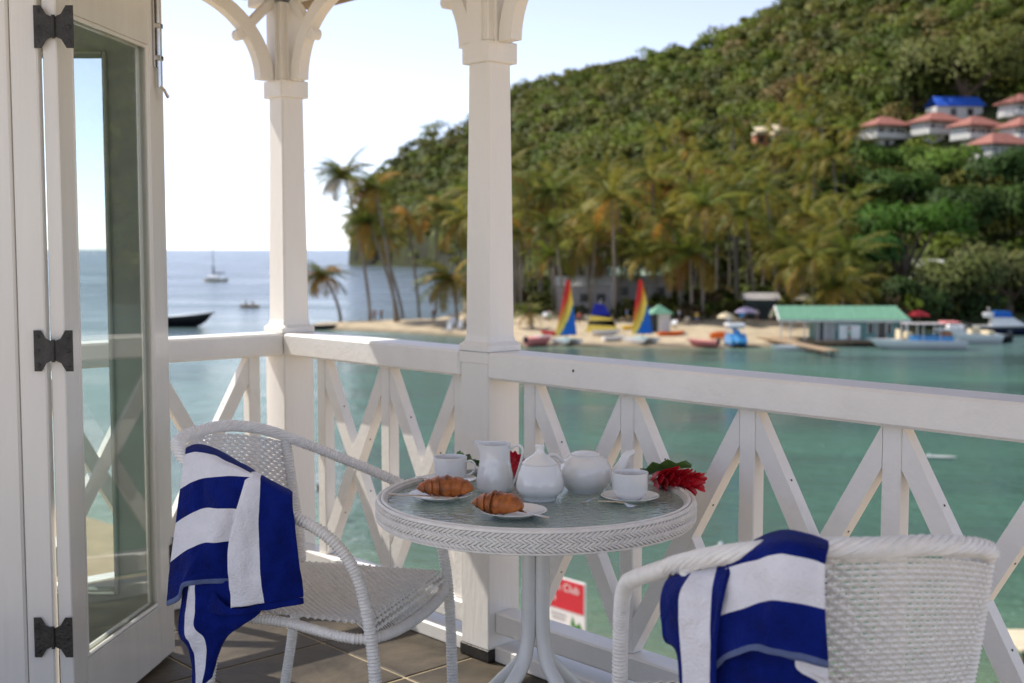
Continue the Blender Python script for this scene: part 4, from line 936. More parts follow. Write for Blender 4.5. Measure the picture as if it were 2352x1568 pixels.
def frond_poses(r, n, wind=0.0):
    out = []
    for i in range(n):
        f = i / (n - 1); az = i * 2.39996 + r.uniform(-.25, .25)
        if wind: az = az - wind * math.sin(az - WIND) * 0.5
        el = 1.15 - 1.45 * f ** 0.9 + r.uniform(-.18, .18); out.append((az, el, f > 0.80 - .16 * r.random(), r.uniform(.85, 1.12)))
    return out
def crown_mesh(seed, n=20, yellow=0.28):
    r = np.random.default_rng(seed); Q = []; Cc = []
    for (az, el, dead, sc) in frond_poses(r, n, 0.8):
        dead = dead if r.random() < yellow * 2 else False
        col = (PY if dead else PG)[r.integers(3)] * r.uniform(.65, 1.55)
        q, c = frond_quads(r, 4.8 * sc, (1.5 if dead else 1.15) + r.uniform(-.25, .3), col, col * 0.7 + PY[0] * 0.3)
        ca, sa, ce, se = math.cos(az), math.sin(az), math.cos(el - .55), math.sin(el - .55)
        Rm_ = np.array([[ca, -sa, 0], [sa, ca, 0], [0, 0, 1]]) @ np.array([[ce, 0, -se], [0, 1, 0], [se, 0, ce]])
        Q.append(q.reshape(-1, 3) @ Rm_.T); Cc.append(np.repeat(c[:, None, :], 4, 1).reshape(-1, 3))
    V = np.concatenate(Q); return np_mesh('crown', V, np.arange(len(V)).reshape(-1, 4), m_frond, np.concatenate(Cc))
CROWNS = [crown_mesh(40 + k, 18, (0.2, 0.33, 0.5, 0.25, 0.4, 0.3)[k]) for k in range(6)]
def trunk_mesh(h, dx, dy, bend, r0=0.26):
    P = []
    for i in range(15):
        f = i / 14; P.append((dx * f ** bend, dy * f ** bend, h * f))
    b = MB(); b.tube(P, [r0 * (1.35 - .75 * min(1, f * 8 / 14) if f < 2 else 1.0 - .35 * f / 14) * (1.04 if f % 2 else .96) for f in range(15)], 7); return b.mesh('trunk', m_palmbark, True)
def palm_single(label, base, top, bend, seed, n=19, size=1.0, group=None, gold=0.0):
    """a palm whose fronds can be told apart"""
    t = thing('coconut_palm', label, 'palm tree', base, 0, group); dv = top - base
    link('trunk', trunk_mesh(dv.z, dv.x, dv.y, bend, 0.24), t)
    b = MB(); b.lathe([(0.10, -0.7), (0.26, -0.3), (0.30, 0.0), (0.2, 0.4), (0.03, 1.1)], 8)
    for k in range(5): b.T = Matrix.Translation((0.33 * math.cos(k * 1.3), 0.33 * math.sin(k * 1.3), -0.35)); b.lathe([(0.02, -.16), (.15, -.08), (.17, .05), (.03, .17)], 7)
    cr_ = b.obj('crown', m_bark, t, True); cr_.location = dv
    r = np.random.default_rng(seed)
    for (az, el, dead, sc) in frond_poses(r, n, 0.9):
        o = link('frond', (FR_D if (dead or r.random() < gold) else FR_G)[int(r.integers(4))], cr_); o.rotation_euler = (Matrix.Rotation(az, 3, 'Z') @ Matrix.Rotation(-(el - .55), 3, 'Y')).to_euler(); o.scale = (size * sc * 1.2,) * 3
    return t
def gz(x, y): return float(ground_z(x, y))
def palm_px(label, bpx, bpy_, cpx, cpy, Y, bend, seed, size=1.0, n=19, grp=None, gold=0.0):
    bx = (bpx - CX) / FPX * Y; base = Vector((bx, Y, gz(bx, Y) - 0.1)); return palm_single(label, base, at(cpx, cpy, Y + random.uniform(-1, 1)), bend, seed, n, size, grp, gold)
g_ = 'palms on the sand spit'
palm_px('tallest palm on the sand spit, its windblown crown alone against the sky', 850, 735, 790, 400, 168, 1.5, 1, 0.92, 28, g_, 0.1)
palm_px('short leaning palm with orange fronds beside the corner column, left end of the spit', 782, 738, 742, 632, 163, 1.8, 2, 0.74, 28, g_, 0.5)
palm_px('palm of the spit just right of the tallest one, second highest crown', 908, 744, 860, 428, 158, 1.4, 3, 0.85, 26, g_, 0.15)
palm_px('dark green palm with low wide crown above the rocky headland point', 915, 744, 846, 508, 160, 1.3, 4, 0.90, 26, g_)
palm_px('slim palm of the spit with its crown hanging below the second highest one', 926, 724, 872, 540, 178, 1.3, 5, 0.95, 20, g_)
palm_px('yellow tinged palm standing rightmost of the bare trunks on the spit', 963, 724, 935, 498, 180, 1.3, 6, 1.0, 20, g_, 0.3)
palm_px('orange and green palm crown left of the middle column, below the ridge', 1000, 716, 1003, 474, 190, 1.2, 7, 1.1, 20, g_, 0.35)
palm_px('low bushy palm on the sand hard left of the middle column', 1052, 742, 1038, 640, 150, 1.3, 8, 0.95, 28, g_, 0.2)
palm_px('palm half hidden by the middle column with yellow lower fronds', 1075, 700, 1048, 520, 195, 1.2, 9, 1.05, 20, g_)
palm_px('small young palm on the sand just right of the middle column', 1222, 760, 1216, 716, 139, 1.2, 10, 0.45, 14, g_)
def grove():
    r = np.random.default_rng(5); k = 0; tr = [trunk_mesh(1.0, 0.10 * s, 0.04, 1.6, 0.016) for s in (-1.2, -.6, -.2, .4)]
    spots = []
    for (pl, ph, yl, yh, n) in ((1180, 1620, 152, 250, 62), (1600, 1960, 155, 250, 36), (1190, 1900, 235, 300, 44), (1090, 1180, 175, 300, 10), (1280, 1620, 150, 162, 10), (1750, 2000, 140, 160, 5)):
        tries = 0; c0 = 0
        while c0 < n and tries < 4000:
            tries += 1; px = r.uniform(pl, ph); Y = r.uniform(yl, yh); x = (px - CX) / FPX * Y
            if any((x - a) ** 2 + (Y - b_) ** 2 < 18 for a, b_, _ in spots): continue
            if any(abs(x - hx) < hw and abs(Y - hy) < 3.2 for (hx, hy, hw) in CLEAR): continue
            spots.append((x, Y, px)); c0 += 1
    for (x, Y, px) in spots:
        z = gz(x, Y); h = r.uniform(12, 21) if Y > 168 else r.uniform(8, 16)
        if px > 1750: h *= 0.8
        zone = 'between the middle column and the left catamaran' if px < 1330 else 'behind the small striped sail' if px < 1450 else 'behind the right catamaran and the kiosk' if px < 1620 else 'behind the pedal boat and umbrellas' if px < 1780 else 'behind the boathouse'
        row_ = 'in the front row of the grove' if Y < 172 else 'in the middle of the grove' if Y < 225 else 'high at the back of the grove'
        lab = 'palm %s, %s' % (row_, zone)
        t = thing('coconut_palm', lab, 'palm tree', (x, Y, z - .1), r.uniform(-.5, .5), 'palms ' + lab[5:])
        o = link('trunk', tr[k % 4], t); o.scale = (h * .95, h * .95, h)
        o2 = link('crown', CROWNS[int(r.integers(6))], t); o2.location = (0.10 * (-1.2, -.6, -.2, .4)[k % 4] * h * .95, 0.04 * h * .95, h); s = r.uniform(.95, 1.35); o2.scale = (s, s, s); o2.rotation_euler = (r.uniform(-.1, .1), r.uniform(-.1, .1), r.uniform(-.5, .5)); k += 1
# ------------------------------------------------------------------ broadleaf trees one can tell apart
def tree_meshes(seed, rx, rz, n, leaf, col, lobes=7):
    r = np.random.default_rng(seed); q, sn = crown_leaves(n, rx, rz, leaf * 1.12, r, lobes)
    cl = np.repeat((np.array(col) * 1.45 * r.uniform(.8, 1.2, (n, 1)))[:, None, :], 4, 1)
    return np_mesh('crown', q.reshape(-1, 3), np.arange(n * 4).reshape(-1, 4), m_foliage, cl.reshape(-1, 3), normals=sn)
def broadleaf(name, label, px, py_c, Y, rx, rz, col, seed, n=900, leaf=.42, lobes=7, group=None):
    if Y > 195:
        Y1 = hill_Y(px, py_c + rz * FPX / Y); rx *= Y1 / Y; rz *= Y1 / Y; Y = Y1
    c = at(px, py_c, Y); z0 = max(gz(c.x, Y), WATER + .1); t = thing(name, label, 'tree', (c.x, Y, z0 - .2), 0, group)
    h = max(1.0, c.z - z0); b = MB(); rnd = random.Random(seed)
    b.tube([(0, 0, 0), (rnd.uniform(-.2, .2), 0, h * .3), (rnd.uniform(-.4, .4), .1, h * .8)], [rx * .09, rx * .07, rx * .05], 7)
    for k in range(5):
        a = k * 1.26 + rnd.random(); b.tube([(0, 0, h * .35), (math.cos(a) * rx * .3, math.sin(a) * rx * .3, h * .75), (math.cos(a) * rx * .55, math.sin(a) * rx * .55, h + rz * .2)], [rx * .045, rx * .03, rx * .012], 5)
    b.obj('trunk', m_bark, t, True); o = link('crown', tree_meshes(seed, rx, rz, n, leaf, col, lobes), t); o.location = (0, 0, h); return t

def hill_Y(px, py):                      # where the line of sight meets the slope
    for Y in np.arange(185, 700, 1.0):
        p = at(px, py, Y)
        if gz(p.x, Y) >= p.z: return float(Y)
    return 280.0
def undergrowth():
    Q = []; Cc = []; Nn = []; r = np.random.default_rng(21)
    for k in range(420):
        px = r.uniform(1150, 2420); a_, b_ = interp(T_SHORE, px) + 26, interp(T_FOOT, px) + 8; Y = r.uniform(min(a_, b_ - 5), b_)
        if px > 1900: Y = r.uniform(min(a_ - 18, b_ - 5), b_)
        x = (px - CX) / FPX * Y
        if any(abs(x - hx) < hw + 1 and -9 < Y - hy < 4 for (hx, hy, hw) in CLEAR): continue
        sc = r.uniform(.35, .8) * (1.5 if px > 1950 else 1); n = 130; q, sn = crown_leaves(n, 3.2 * sc, 2.4 * sc, .42 * sc + .12, r, 4); Q.append((q + np.array([x, Y, gz(x, Y) + 1.3 * sc])).reshape(-1, 3)); Nn.append(sn)
        col = GREENS[r.integers(7)] * r.uniform(.7, 1.2)
        if r.random() < .15: col = np.array([.12, .085, .04])
        Cc.append(np.repeat((col * r.uniform(.75, 1.25, (n, 1)))[:, None, :], 4, 1).reshape(-1, 3))
    V = np.concatenate(Q); o = link('undergrowth', np_mesh('undergrowth', V, np.arange(len(V)).reshape(-1, 4), m_foliage, np.concatenate(Cc), normals=np.concatenate(Nn))); tag(o, 'low green bushes under the palms behind the beach', 'undergrowth', kind='stuff')
# ================================================================== HOUSES
def P_(name, rgb, rough=.6, var=.1, **k): return M(name, rgb, rough, var, 1.5, **k)
m_terra = P_('terracotta_roof', (0.31, 0.115, 0.085), .8, .3); m_hwhite = P_('house_white', (0.62, 0.61, 0.57), .7, .08); m_hdark = P_('dark_window', (0.03, 0.035, 0.04), .15, .2)
m_blueroof = P_('blue_sheet_roof', (0.03, 0.13, 0.62), .5, .12); m_greenroof = P_('green_sheet_roof', (0.13, 0.30, 0.19), .55, .10); m_teal = P_('teal_boards', (0.16, 0.30, 0.28), .7, .12)
m_plank = P_('dock_plank', (0.36, 0.25, 0.15), .8, .25); m_hull = P_('white_gelcoat', (0.78, 0.78, 0.77), .2, .03, coat=.5); m_navy = P_('navy_hull', (0.012, 0.016, 0.05), .25, .1, coat=.4)
m_black = P_('black_hull', (0.012, 0.012, 0.014), .35, .2); m_pink = P_('pink_canvas', (0.60, 0.20, 0.19), .8, .1); m_redc = P_('red_canvas', (0.50, 0.02, 0.025), .8, .12); m_sky = P_('light_blue_plastic', (0.06, 0.30, 0.62), .3, .06, coat=.3)
m_cream = P_('cream_canvas', (0.62, 0.52, 0.34), .85, .1); m_purple = P_('mauve_canvas', (0.36, 0.30, 0.42), .85, .1); m_grey = P_('grey_sheet', (0.40, 0.37, 0.36), .7, .15); m_yel = sail_mat('yellow_sail', (0.80, 0.62, 0.10))
m_orange = sail_mat('orange_sail', (0.75, 0.24, 0.04)); m_rsail = sail_mat('red_sail', (0.75, 0.04, 0.035)); m_gsail = sail_mat('green_sail', (0.10, 0.36, 0.22)); m_bsail = sail_mat('blue_sail', (0.03, 0.22, 0.62)); m_ylight = sail_mat('pale_yellow_sail', (0.85, 0.74, 0.24))
m_royal = sail_mat('royal_blue_sail', (0.03, 0.045, 0.45)); m_skin = P_('skin', (0.38, 0.20, 0.13), .6, .1); m_orangep = P_('orange_plaster', (0.42, 0.17, 0.08), .8, .2)
CLEAR = []
def villa(label, pxc, pye, Y, W, D, rz, lower=(0.4, 2.6), roofh=2.1, deep=8):
    Y0 = Y; Y = hill_Y(pxc, pye + 10300.0 / Y) - 1; W *= Y / Y0; D *= Y / Y0; c = at(pxc, pye, Y); t = thing('hillside_villa', label, 'house', c, rz, 'villas on the hillside'); CLEAR.append((c.x, Y, W * .62))
    h = 2.5; o = .7
    b = MB(); wx_, wy_ = W / 2 + o, D / 2 + o; rl = max(0.2, (W - D) / 2)
    b.add([(-wx_, -wy_, 0), (wx_, -wy_, 0), (wx_, wy_, 0), (-wx_, wy_, 0), (-rl, 0, roofh), (rl, 0, roofh), (-wx_, -wy_, -.18), (wx_, -wy_, -.18), (wx_, wy_, -.18), (-wx_, wy_, -.18)], [(0, 1, 5, 4), (1, 2, 5), (2, 3, 4, 5), (3, 0, 4), (0, 6, 7, 1), (1, 7, 8, 2), (2, 8, 9, 3), (3, 9, 6, 0), (9, 8, 7, 6)])
    b.obj('roof', m_terra, t)
    b = MB(); b.box((0, .8, -h / 2 - .2), (W - .6, D - 1.6, h), 0); wl = b.obj('wall', m_hwhite, t)
    for k in range(3):
        b = MB(); b.box(((k - 1) * W * .28, .8 - (D - 1.6) / 2 - .02, -h / 2 - .35), (W * .17, .08, 1.9), 0); w_ = b.obj('window', m_hdark, t)
        b = MB(); b.box(((k - 1) * W * .28, .8 - (D - 1.6) / 2 - .07, -h / 2 - .35), (.1, .04, 1.9), 0); b.obj('frame', m_hwhite, w_)
    b = MB(); b.box((0, 0, -h - .3), (W, D, .25), .02); b.obj('balcony_slab', m_hwhite, t)
    b = MB(); b.box((0, -D / 2 + .06, -h + .35), (W, .10, .95), .02); b.box((-W / 2 + .06, 0, -h + .35), (.10, D - .3, .95), .02); b.box((W / 2 - .06, 0, -h + .35), (.10, D - .3, .95), .02); b.obj('parapet', m_hwhite, t)
    for k in range(4):
        b = MB(); b.box((-W / 2 + .12 + k * (W - .24) / 3, -D / 2 + .13, -h / 2 - .2), (.16, .03 + .13, h - .1), .01); b.obj('post', m_hwhite, t)
    lw, lh = lower
    b = MB(); b.box((-W * .08, .3, -h - .43 - lh / 2), (W * lw, D * .6, lh), .02); b.obj('lower_storey', m_hwhite, t)
    b = MB(); b.box((-W * .08, .3 - D * .3 - .03, -h - .43 - lh * .45), (W * lw * .35, .06, min(1.9, lh * .7)), 0); b.obj('window', m_hdark, t)
    b = MB(); b.box((W * .12, .9, -h - .45 - deep / 2), (W * .66, D * .55, deep), 0); b.obj('foundation', P_('foundation', (.20, .19, .16), .9, .2), t)
    return t
villa('leftmost red roofed villa on the hillside, white balcony and small lower storey', 2033, 290, 276, 9.4, 7, R(20))
villa('red roofed villa below the blue roof with two white storeys stacked under it', 2152, 280, 280, 9.6, 7, R(20), (0.34, 5.2))
villa('small red roofed villa right of the blue roof, long white balcony', 2242, 290, 272, 9.0, 6.5, R(22), (0.3, 1.5))
villa('highest red roofed villa cut by the right edge of the photo', 2354, 238, 292, 10, 7, R(20))
villa('red roofed villa at the right edge, below the highest one', 2357, 292, 268, 9.5, 6.5, R(20))
villa('lowest red roofed villa with a long ridge, above the green thicket', 2298, 332, 254, 10.5, 6, R(24), (0.5, 1.5), 2.3)
Yq = hill_Y(2192, 272); c = at(2192, 246, Yq); t = thing('blue_roofed_house', 'house with a bright blue sheet roof above the red roofed villas', 'house', c, R(8)); CLEAR.append((c.x, Yq, 7))
b = MB(); W, D = 12.0, 6; b.add([(-W / 2, -D / 2, 0), (W / 2, -D / 2, .2), (W / 2 - .3, 0, 2.4), (-W / 2 + .6, 0, 2.3), (W / 2, D / 2, .2), (-W / 2, D / 2, 0), (-W / 2, -D / 2, -.15), (W / 2, -D / 2, .05)], [(0, 1, 2, 3), (3, 2, 4, 5), (6, 7, 1, 0)]); rf = b.obj('roof', m_blueroof, t)
for k in range(7): b = MB(); x = -W / 2 + .8 + k * 1.75; b.tube([(x, -D / 2, .08), (x + .15, -.05, 2.36)], .05, 5); b.obj('rib', m_blueroof, rf)
b = MB(); b.box((0, 0, -1.6), (W - 1, D - 1, 3.0), 0); b.obj('wall', m_hwhite, t); b = MB(); b.box((-1.5, -D / 2 + .46, -1.3), (1.4, .1, 1.6), 0); b.obj('window', m_hdark, t)
b = MB(); b.box((2.5, -D / 2 + .46, -1.3), (1.4, .1, 1.6), 0); b.obj('window', m_hdark, t)
Yq = hill_Y(1768, 345); c = at(1768, 302, Yq); t = thing('terrace_house', 'cream roofed house with an orange terrace among the palms on the slope', 'house', c, R(10)); CLEAR.append((c.x, Yq, 5))
b = MB(); b.add([(-4.6, -2.5, -.2), (-.8, -2.5, .1), (-.8, 1.5, 1.5), (-4.0, 1.5, 1.2)], [(0, 1, 2, 3)]); b.add([(.3, -2.5, .2), (4.2, -2.5, .2), (3.8, 1.5, 2.0), (.6, 1.5, 2.0)], [(0, 1, 2, 3)]); b.box((-2.6, -.4, -.6), (3.6, 3.4, .6)); b.box((2.2, -.4, -.5), (3.5, 3.4, 1.0)); b.obj('roof', m_cream, t)
b = MB(); b.box((0, .6, -2.2), (8, 3, 2.6), 0); b.obj('wall', m_orangep, t)
b = MB(); b.box((.5, -2.2, -4.2), (7.5, 2.4, .9), .03); b.obj('terrace', m_orangep, t)
for k in range(3): b = MB(); b.box((-2.6 + k * 2.5, -.92, -2.1), (1.1, .06, 1.5), 0); b.obj('window', m_hdark, t)
b = MB(); b.box((.5, .4, -7.2), (7, 4, 5.2), 0); b.obj('foundation', P_('foundation_grey', (.2, .18, .15), .9, .2), t)

# ================================================================== WATERFRONT
def hull(mb, L_, B, H, bow=0.45, m=None, deck=None, sheer=.3, zk=-0.25, stern=.8):
    """hull along +x (bow), waterline z=0"""
    n = 14; P = []
    for i in range(n + 1):
        s = i / n; x = (s - .5) * L_
        f = max(0, (s - (1 - bow)) / bow); hb = B / 2 * (1 - f ** 2.1) * (stern + (1 - stern) * min(1, s * 2.5)); top = H * (1 + sheer * s * s); kz = zk + (top - zk) * f ** 4 * .85
        xo = x + f * f * .10 * L_ * .5
        P.append([(x, 0, kz), (x, -hb * .62, kz + (top - kz) * .22), (xo, -hb, kz + (top - kz) * .8), (xo, -hb * 1.02, top), (xo, hb * 1.02, top), (xo, hb, kz + (top - kz) * .8), (x, hb * .62, kz + (top - kz) * .22)])
    mb.grid(P, m, closed=True); mb.add(P[0], [tuple(range(6, -1, -1))], m)
    return P
def boat(name, label, cat, px, py, L_, B, H, rz, mat, mats2=m_hull, group=None, **k):
    p = onz(px, py, WATER); t = thing(name, label, cat, (p.x, p.y, WATER), rz, group); b = MB(); hull(b, L_, B, H, **k); h = b.obj('hull', mat, t, True, 50)
    b = MB(); b.tube([( (s / 12 - .5) * L_ * .98, 0, H * (1 + .3 * (s / 12) ** 2) + .01) for s in range(0)] or [(-L_ * .45, 0, H + .02), (L_ * .3, 0, H * 1.1 + .02)], .03, 5); b.obj('keelson', mats2, t)
    return t
def part(t, name, mat, fn, smooth=False):
    b = MB(); fn(b); return b.obj(name, mat, t, smooth)
# boathouse
Yb = 129.0; c = at(1920, 788, Yb); zf = WATER + 0.55; t = thing('boathouse', 'teal boathouse with long green sheet roof standing over the water on the right', 'boathouse', (c.x, Yb, zf), R(-3)); BH = t; CLEAR.append((c.x, Yb + 2, 8))
Wb, Db = 12.9, 5.4; ze = at(0, 733, Yb - 2.9).z - zf; zr_ = at(0, 702, Yb).z - zf
b = MB()
b.add([(-Wb / 2, -Db / 2 - .35, ze), (Wb / 2 + .5, -Db / 2 - .35, ze), (Wb / 2 - .3, 0, zr_), (-Wb / 2 + .05, 0, zr_), (Wb / 2 + .5, Db / 2 + .35, ze), (-Wb / 2, Db / 2 + .35, ze), (-Wb / 2, -Db / 2 - .35, ze - .12), (Wb / 2 + .5, -Db / 2 - .35, ze - .12)], [(0, 1, 2, 3), (3, 2, 4, 5), (0, 6, 7, 1)]); rf = b.obj('roof', m_greenroof, t)
for k in range(16):
    x = -Wb / 2 + .4 + k * .83; part(rf, 'seam', m_greenroof, lambda b: b.tube([(x, -Db / 2 - .36, ze + .03), (x + (.1 if k < 15 else -.3), -.02, zr_ + .03)], .035, 4))
part(t, 'bargeboard', m_hwhite, lambda b: (b.tube([(-Wb / 2 - .06, -Db / 2 - .4, ze - .1), (-Wb / 2 - .02, 0, zr_ - .05)], .11, 4), b.tube([(-Wb / 2 - .06, Db / 2 + .4, ze - .1), (-Wb / 2 - .02, 0, zr_ - .05)], .11, 4)))
part(t, 'gutter_board', m_hwhite, lambda b: b.box((.25, -Db / 2 - .40, ze - .16), (Wb + .5, .06, .22)))
xw0 = at(1868, 760, Yb).x - c.x; xw1 = at(2048, 760, Yb).x - c.x
for k in range(17):                       # wall of upright boards
    w_ = (xw1 - xw0) / 17; part(t, 'board', m_teal, lambda b: b.box((xw0 + w_ * (k + .5), -Db / 2 + .3 + .012 * (k % 2), ze / 2), (w_ - .015, .08, ze), .004))
part(t, 'wall', m_teal, lambda b: b.box(((xw0 + xw1) / 2, .25, ze / 2), (xw1 - xw0, Db - .9, ze - .02)))
for (px, w_, z0_, z1_, nm, mt) in ((1888, .9, .0, 2.0, 'door', m_hdark), (2001, .55, .75, 1.75, 'window', m_hdark), (2026, .8, 0, 2.0, 'door', m_hdark), (2043, .4, .75, 1.75, 'window', m_hdark), (1907, .9, 0, 2.0, 'door_leaf', m_grey), (1942, 1.4, .95, 1.75, 'window', m_teal)):
    x = at(px, 760, Yb - 2.4).x - c.x; o = part(t, nm, mt, lambda b: b.box((x, -Db / 2 + .22, (z0_ + z1_) / 2), (w_, .06, z1_ - z0_), .005))
    part(o, 'frame', m_hwhite, lambda b: (b.box((x - w_ / 2 - .05, -Db / 2 + .21, (z0_ + z1_) / 2), (.09, .08, z1_ - z0_ + .1)), b.box((x + w_ / 2 + .05, -Db / 2 + .21, (z0_ + z1_) / 2), (.09, .08, z1_ - z0_ + .1)), b.box((x, -Db / 2 + .21, z1_ + .06), (w_ + .2, .081, .09))))
for px in (1785, 1806, 1838, 1868): x = at(px, 760, Yb).x - c.x; part(t, 'post', m_hwhite, lambda b: b.box((x, -Db / 2 - .1, ze / 2 - .05), (.13, .13, ze - .1), .01))
for px in (2052, 2062): x = at(px, 760, Yb).x - c.x; part(t, 'post', m_hwhite, lambda b: b.box((x, -Db / 2 - .1, ze / 2 - .05), (.13, .13, ze - .1), .01))
part(t, 'deck', m_plank, lambda b: b.box((.2, -.1, -.12), (Wb + .4, Db + .9, .2), .01))
for k in range(8): part(t, 'pile', m_bark, lambda b: b.tube([(-Wb / 2 + .4 + k * 1.75, -Db / 2 - .2, -1.6), (-Wb / 2 + .4 + k * 1.75, -Db / 2 - .2, -.2)], .12, 8))
tag(part(None, 'notice_board', m_hull, lambda b: b.box((0, 0, 0), (2.2, .06, 1.5), .01)), 'white board leaning on the front of the boathouse', 'board').location = (at(1951, 770, Yb - 2.75).x, Yb - 2.78, zf + .86)
# jetty
p0 = onz(1752, 772, WATER + .6); p1 = onz(1912, 806, WATER + .5); dv = p1 - p0; t = thing('jetty', 'narrow plank jetty running from the sand out in front of the boathouse', 'jetty', (p0.x, p0.y, WATER + .55), math.atan2(dv.y, dv.x)); Lj = dv.length
pm = MB(); pm.box((0, 0, 0), (.36, 1.5, .06), .008); pm = pm.mesh('plank', m_plank)
for k in range(int(Lj / .38)): o = link('plank', pm, t); o.location = (.19 + k * .38, random.uniform(-.03, .03), random.uniform(-.006, .006))
for k in range(6):
    for s_ in (-1, 1): part(t, 'pile', m_bark, lambda b: b.tube([(.5 + k * Lj / 5.6, s_ * .62, -1.6), (.5 + k * Lj / 5.6, s_ * .62, -.04)], .09, 7))
for s_ in (-1, 1): part(t, 'stringer', m_plank, lambda b: b.box((Lj / 2, s_ * .6, -.12), (Lj, .1, .16)))
# dinghy
t = boat('dinghy', 'small white dinghy floating beside the jetty', 'boat', 1812, 804, 3.6, 1.3, .42, R(176), m_hull)
for x in (-.9, .3): part(t, 'thwart', m_plank, lambda b: b.box((x, 0, .34), (.25, 1.05, .04)))
# tour boat
t = boat('tour_boat', 'long white tour boat with flat pale canopy moored right of the boathouse', 'boat', 2106, 801, 9.4, 2.5, .85, R(178), m_hull, sheer=.25)
part(t, 'canopy', m_grey, lambda b: b.box((-1.2, 0, 2.55), (5.2, 2.3, .10), .03)); part(t, 'canopy_curtain', m_pink, lambda b: b.box((-3.2, 0, 2.66), (1.6, 2.2, .22), .05))
for x in (-3.7, -2.0, -.3, 1.3):
    for s_ in (-1, 1): part(t, 'post', m_hull, lambda b: b.tube([(x, s_ * 1.05, .8), (x, s_ * 1.05, 2.5)], .045, 6))
part(t, 'cabin', m_sky, lambda b: b.box((-1.2, 0, 1.05), (4.4, 1.7, .6), .08)); part(t, 'seat', m_orangep, lambda b: b.box((-2.8, 0, 1.5), (.9, 1.5, .55), .06)); part(t, 'seat', m_cream, lambda b: b.box((.9, 0, 1.35), (.7, 1.3, .7), .06)); part(t, 'windscreen', m_cream, lambda b: b.box((1.9, 0, 1.5), (.12, 1.7, .9), .03))
t = boat('motor_boat', 'white and dark open motor boat lying between the tour boat and the cruiser', 'boat', 2240, 788, 5.6, 2.1, .95, R(190), m_hull)
part(t, 'console', m_cream, lambda b: b.box((.2, 0, 1.3), (1.1, .9, .9), .08)); part(t, 'windscreen', m_hdark, lambda b: b.box((.75, 0, 1.85), (.06, 1.1, .5), .02)); part(t, 'bench', m_cream, lambda b: b.box((-1.4, 0, 1.1), (.7, 1.6, .5), .05))
t = boat('motor_boat', 'small black hulled boat with outboard in front of the cruiser', 'boat', 2278, 786, 4.6, 1.8, .75, R(200), m_black)
part(t, 'outboard', m_hdark, lambda b: (b.box((-2.45, 0, .95), (.4, .4, .55), .06), b.box((-2.45, 0, .35), (.18, .15, .8), .02))); part(t, 'bench', m_hull, lambda b: b.box((-.6, 0, .75), (.6, 1.3, .2), .03))
t = boat('motor_boat', 'white motor boat with raised bow just right of the tour boat', 'boat', 2205, 778, 5.2, 2.0, .95, R(170), m_hull)
part(t, 'cabin', m_hull, lambda b: b.box((.6, 0, 1.3), (1.8, 1.5, .7), .15)); part(t, 'windscreen', m_hdark, lambda b: b.box((-.4, 0, 1.75), (.08, 1.3, .5), .02))
p = onz(2306, 768, WATER); t = thing('cabin_cruiser', 'white cabin cruiser with navy hull and blue flybridge canvas at the right edge', 'boat', (p.x, p.y, WATER), R(-14))
b = MB(); hull(b, 9.5, 3.0, 1.25, sheer=.35); b.obj('hull', m_navy, t, True, 50)
b = MB(); hull(b, 9.5, 3.05, 1.55, sheer=.35, zk=1.0); b.obj('topside', m_hull, t, True, 50)
part(t, 'cabin', m_hull, lambda b: b.prism([(-1.8, 1.5), (2.6, 1.7), (1.0, 3.1), (-1.6, 3.1)], 'y', -1.15, 1.15)); part(t, 'windscreen', m_hdark, lambda b: b.prism([(2.3, 1.95), (2.4, 1.98), (1.15, 3.0), (1.0, 3.0)], 'y', -1.05, 1.05))
part(t, 'canvas', m_bsail, lambda b: b.prism([(-1.4, 3.2), (1.0, 3.15), (.6, 4.1), (-1.3, 4.2)], 'y', -.95, .95)); part(t, 'flybridge', m_hull, lambda b: b.box((-2.0, 0, 3.5), (1.3, 1.8, .8), .15))
part(t, 'radar_arch', m_grey, lambda b: b.tube([(-1.7, -1, 3.4), (-2.0, -.9, 4.7), (-2.0, .9, 4.7), (-1.7, 1, 3.4)], .07, 6)); t.scale = (.9, .9, .66)
for x in (2.4, 3.2, 4.0): part(t, 'rail_stanchion', m_steel, lambda b: b.tube([(x, -.9 + (x - 2.4) * .25, 1.9), (x, -.9 + (x - 2.4) * .25, 2.5)], .02, 5))
# pedal boat with slide
p = onz(1690, 796, WATER); t = thing('pedal_boat', 'blue pedal boat with white canopy and slide on the water edge', 'pedal boat', (p.x, p.y, WATER), R(-84))
for s_ in (-1, 1): part(t, 'float', m_navy, lambda b: (b.tube([(-1.4, s_ * .62, .12), (1.0, s_ * .62, .12), (1.45, s_ * .62, .25)], [.30, .30, .10], 10)), True)
part(t, 'body', m_sky, lambda b: b.prism([(-1.3, .35), (1.2, .35), (1.3, .7), (.6, 1.3), (-.4, 1.35), (-1.3, .9)], 'y', -.85, .85)); part(t, 'slide', m_sky, lambda b: b.tube(cr([(-.5, 0, 1.75), (.3, 0, 1.55), (.9, 0, 1.0), (1.4, 0, .55)], 5), .38, 8, flat=.35), True)
part(t, 'canopy', m_hull, lambda b: b.box((-.5, 0, 2.2), (1.8, 1.95, .45), .18))
for sx in (-1.2, .2):
    for s_ in (-1, 1): part(t, 'post', m_hull, lambda b: b.tube([(sx, s_ * .8, 1.0), (sx, s_ * .8, 2.0)], .04, 6))
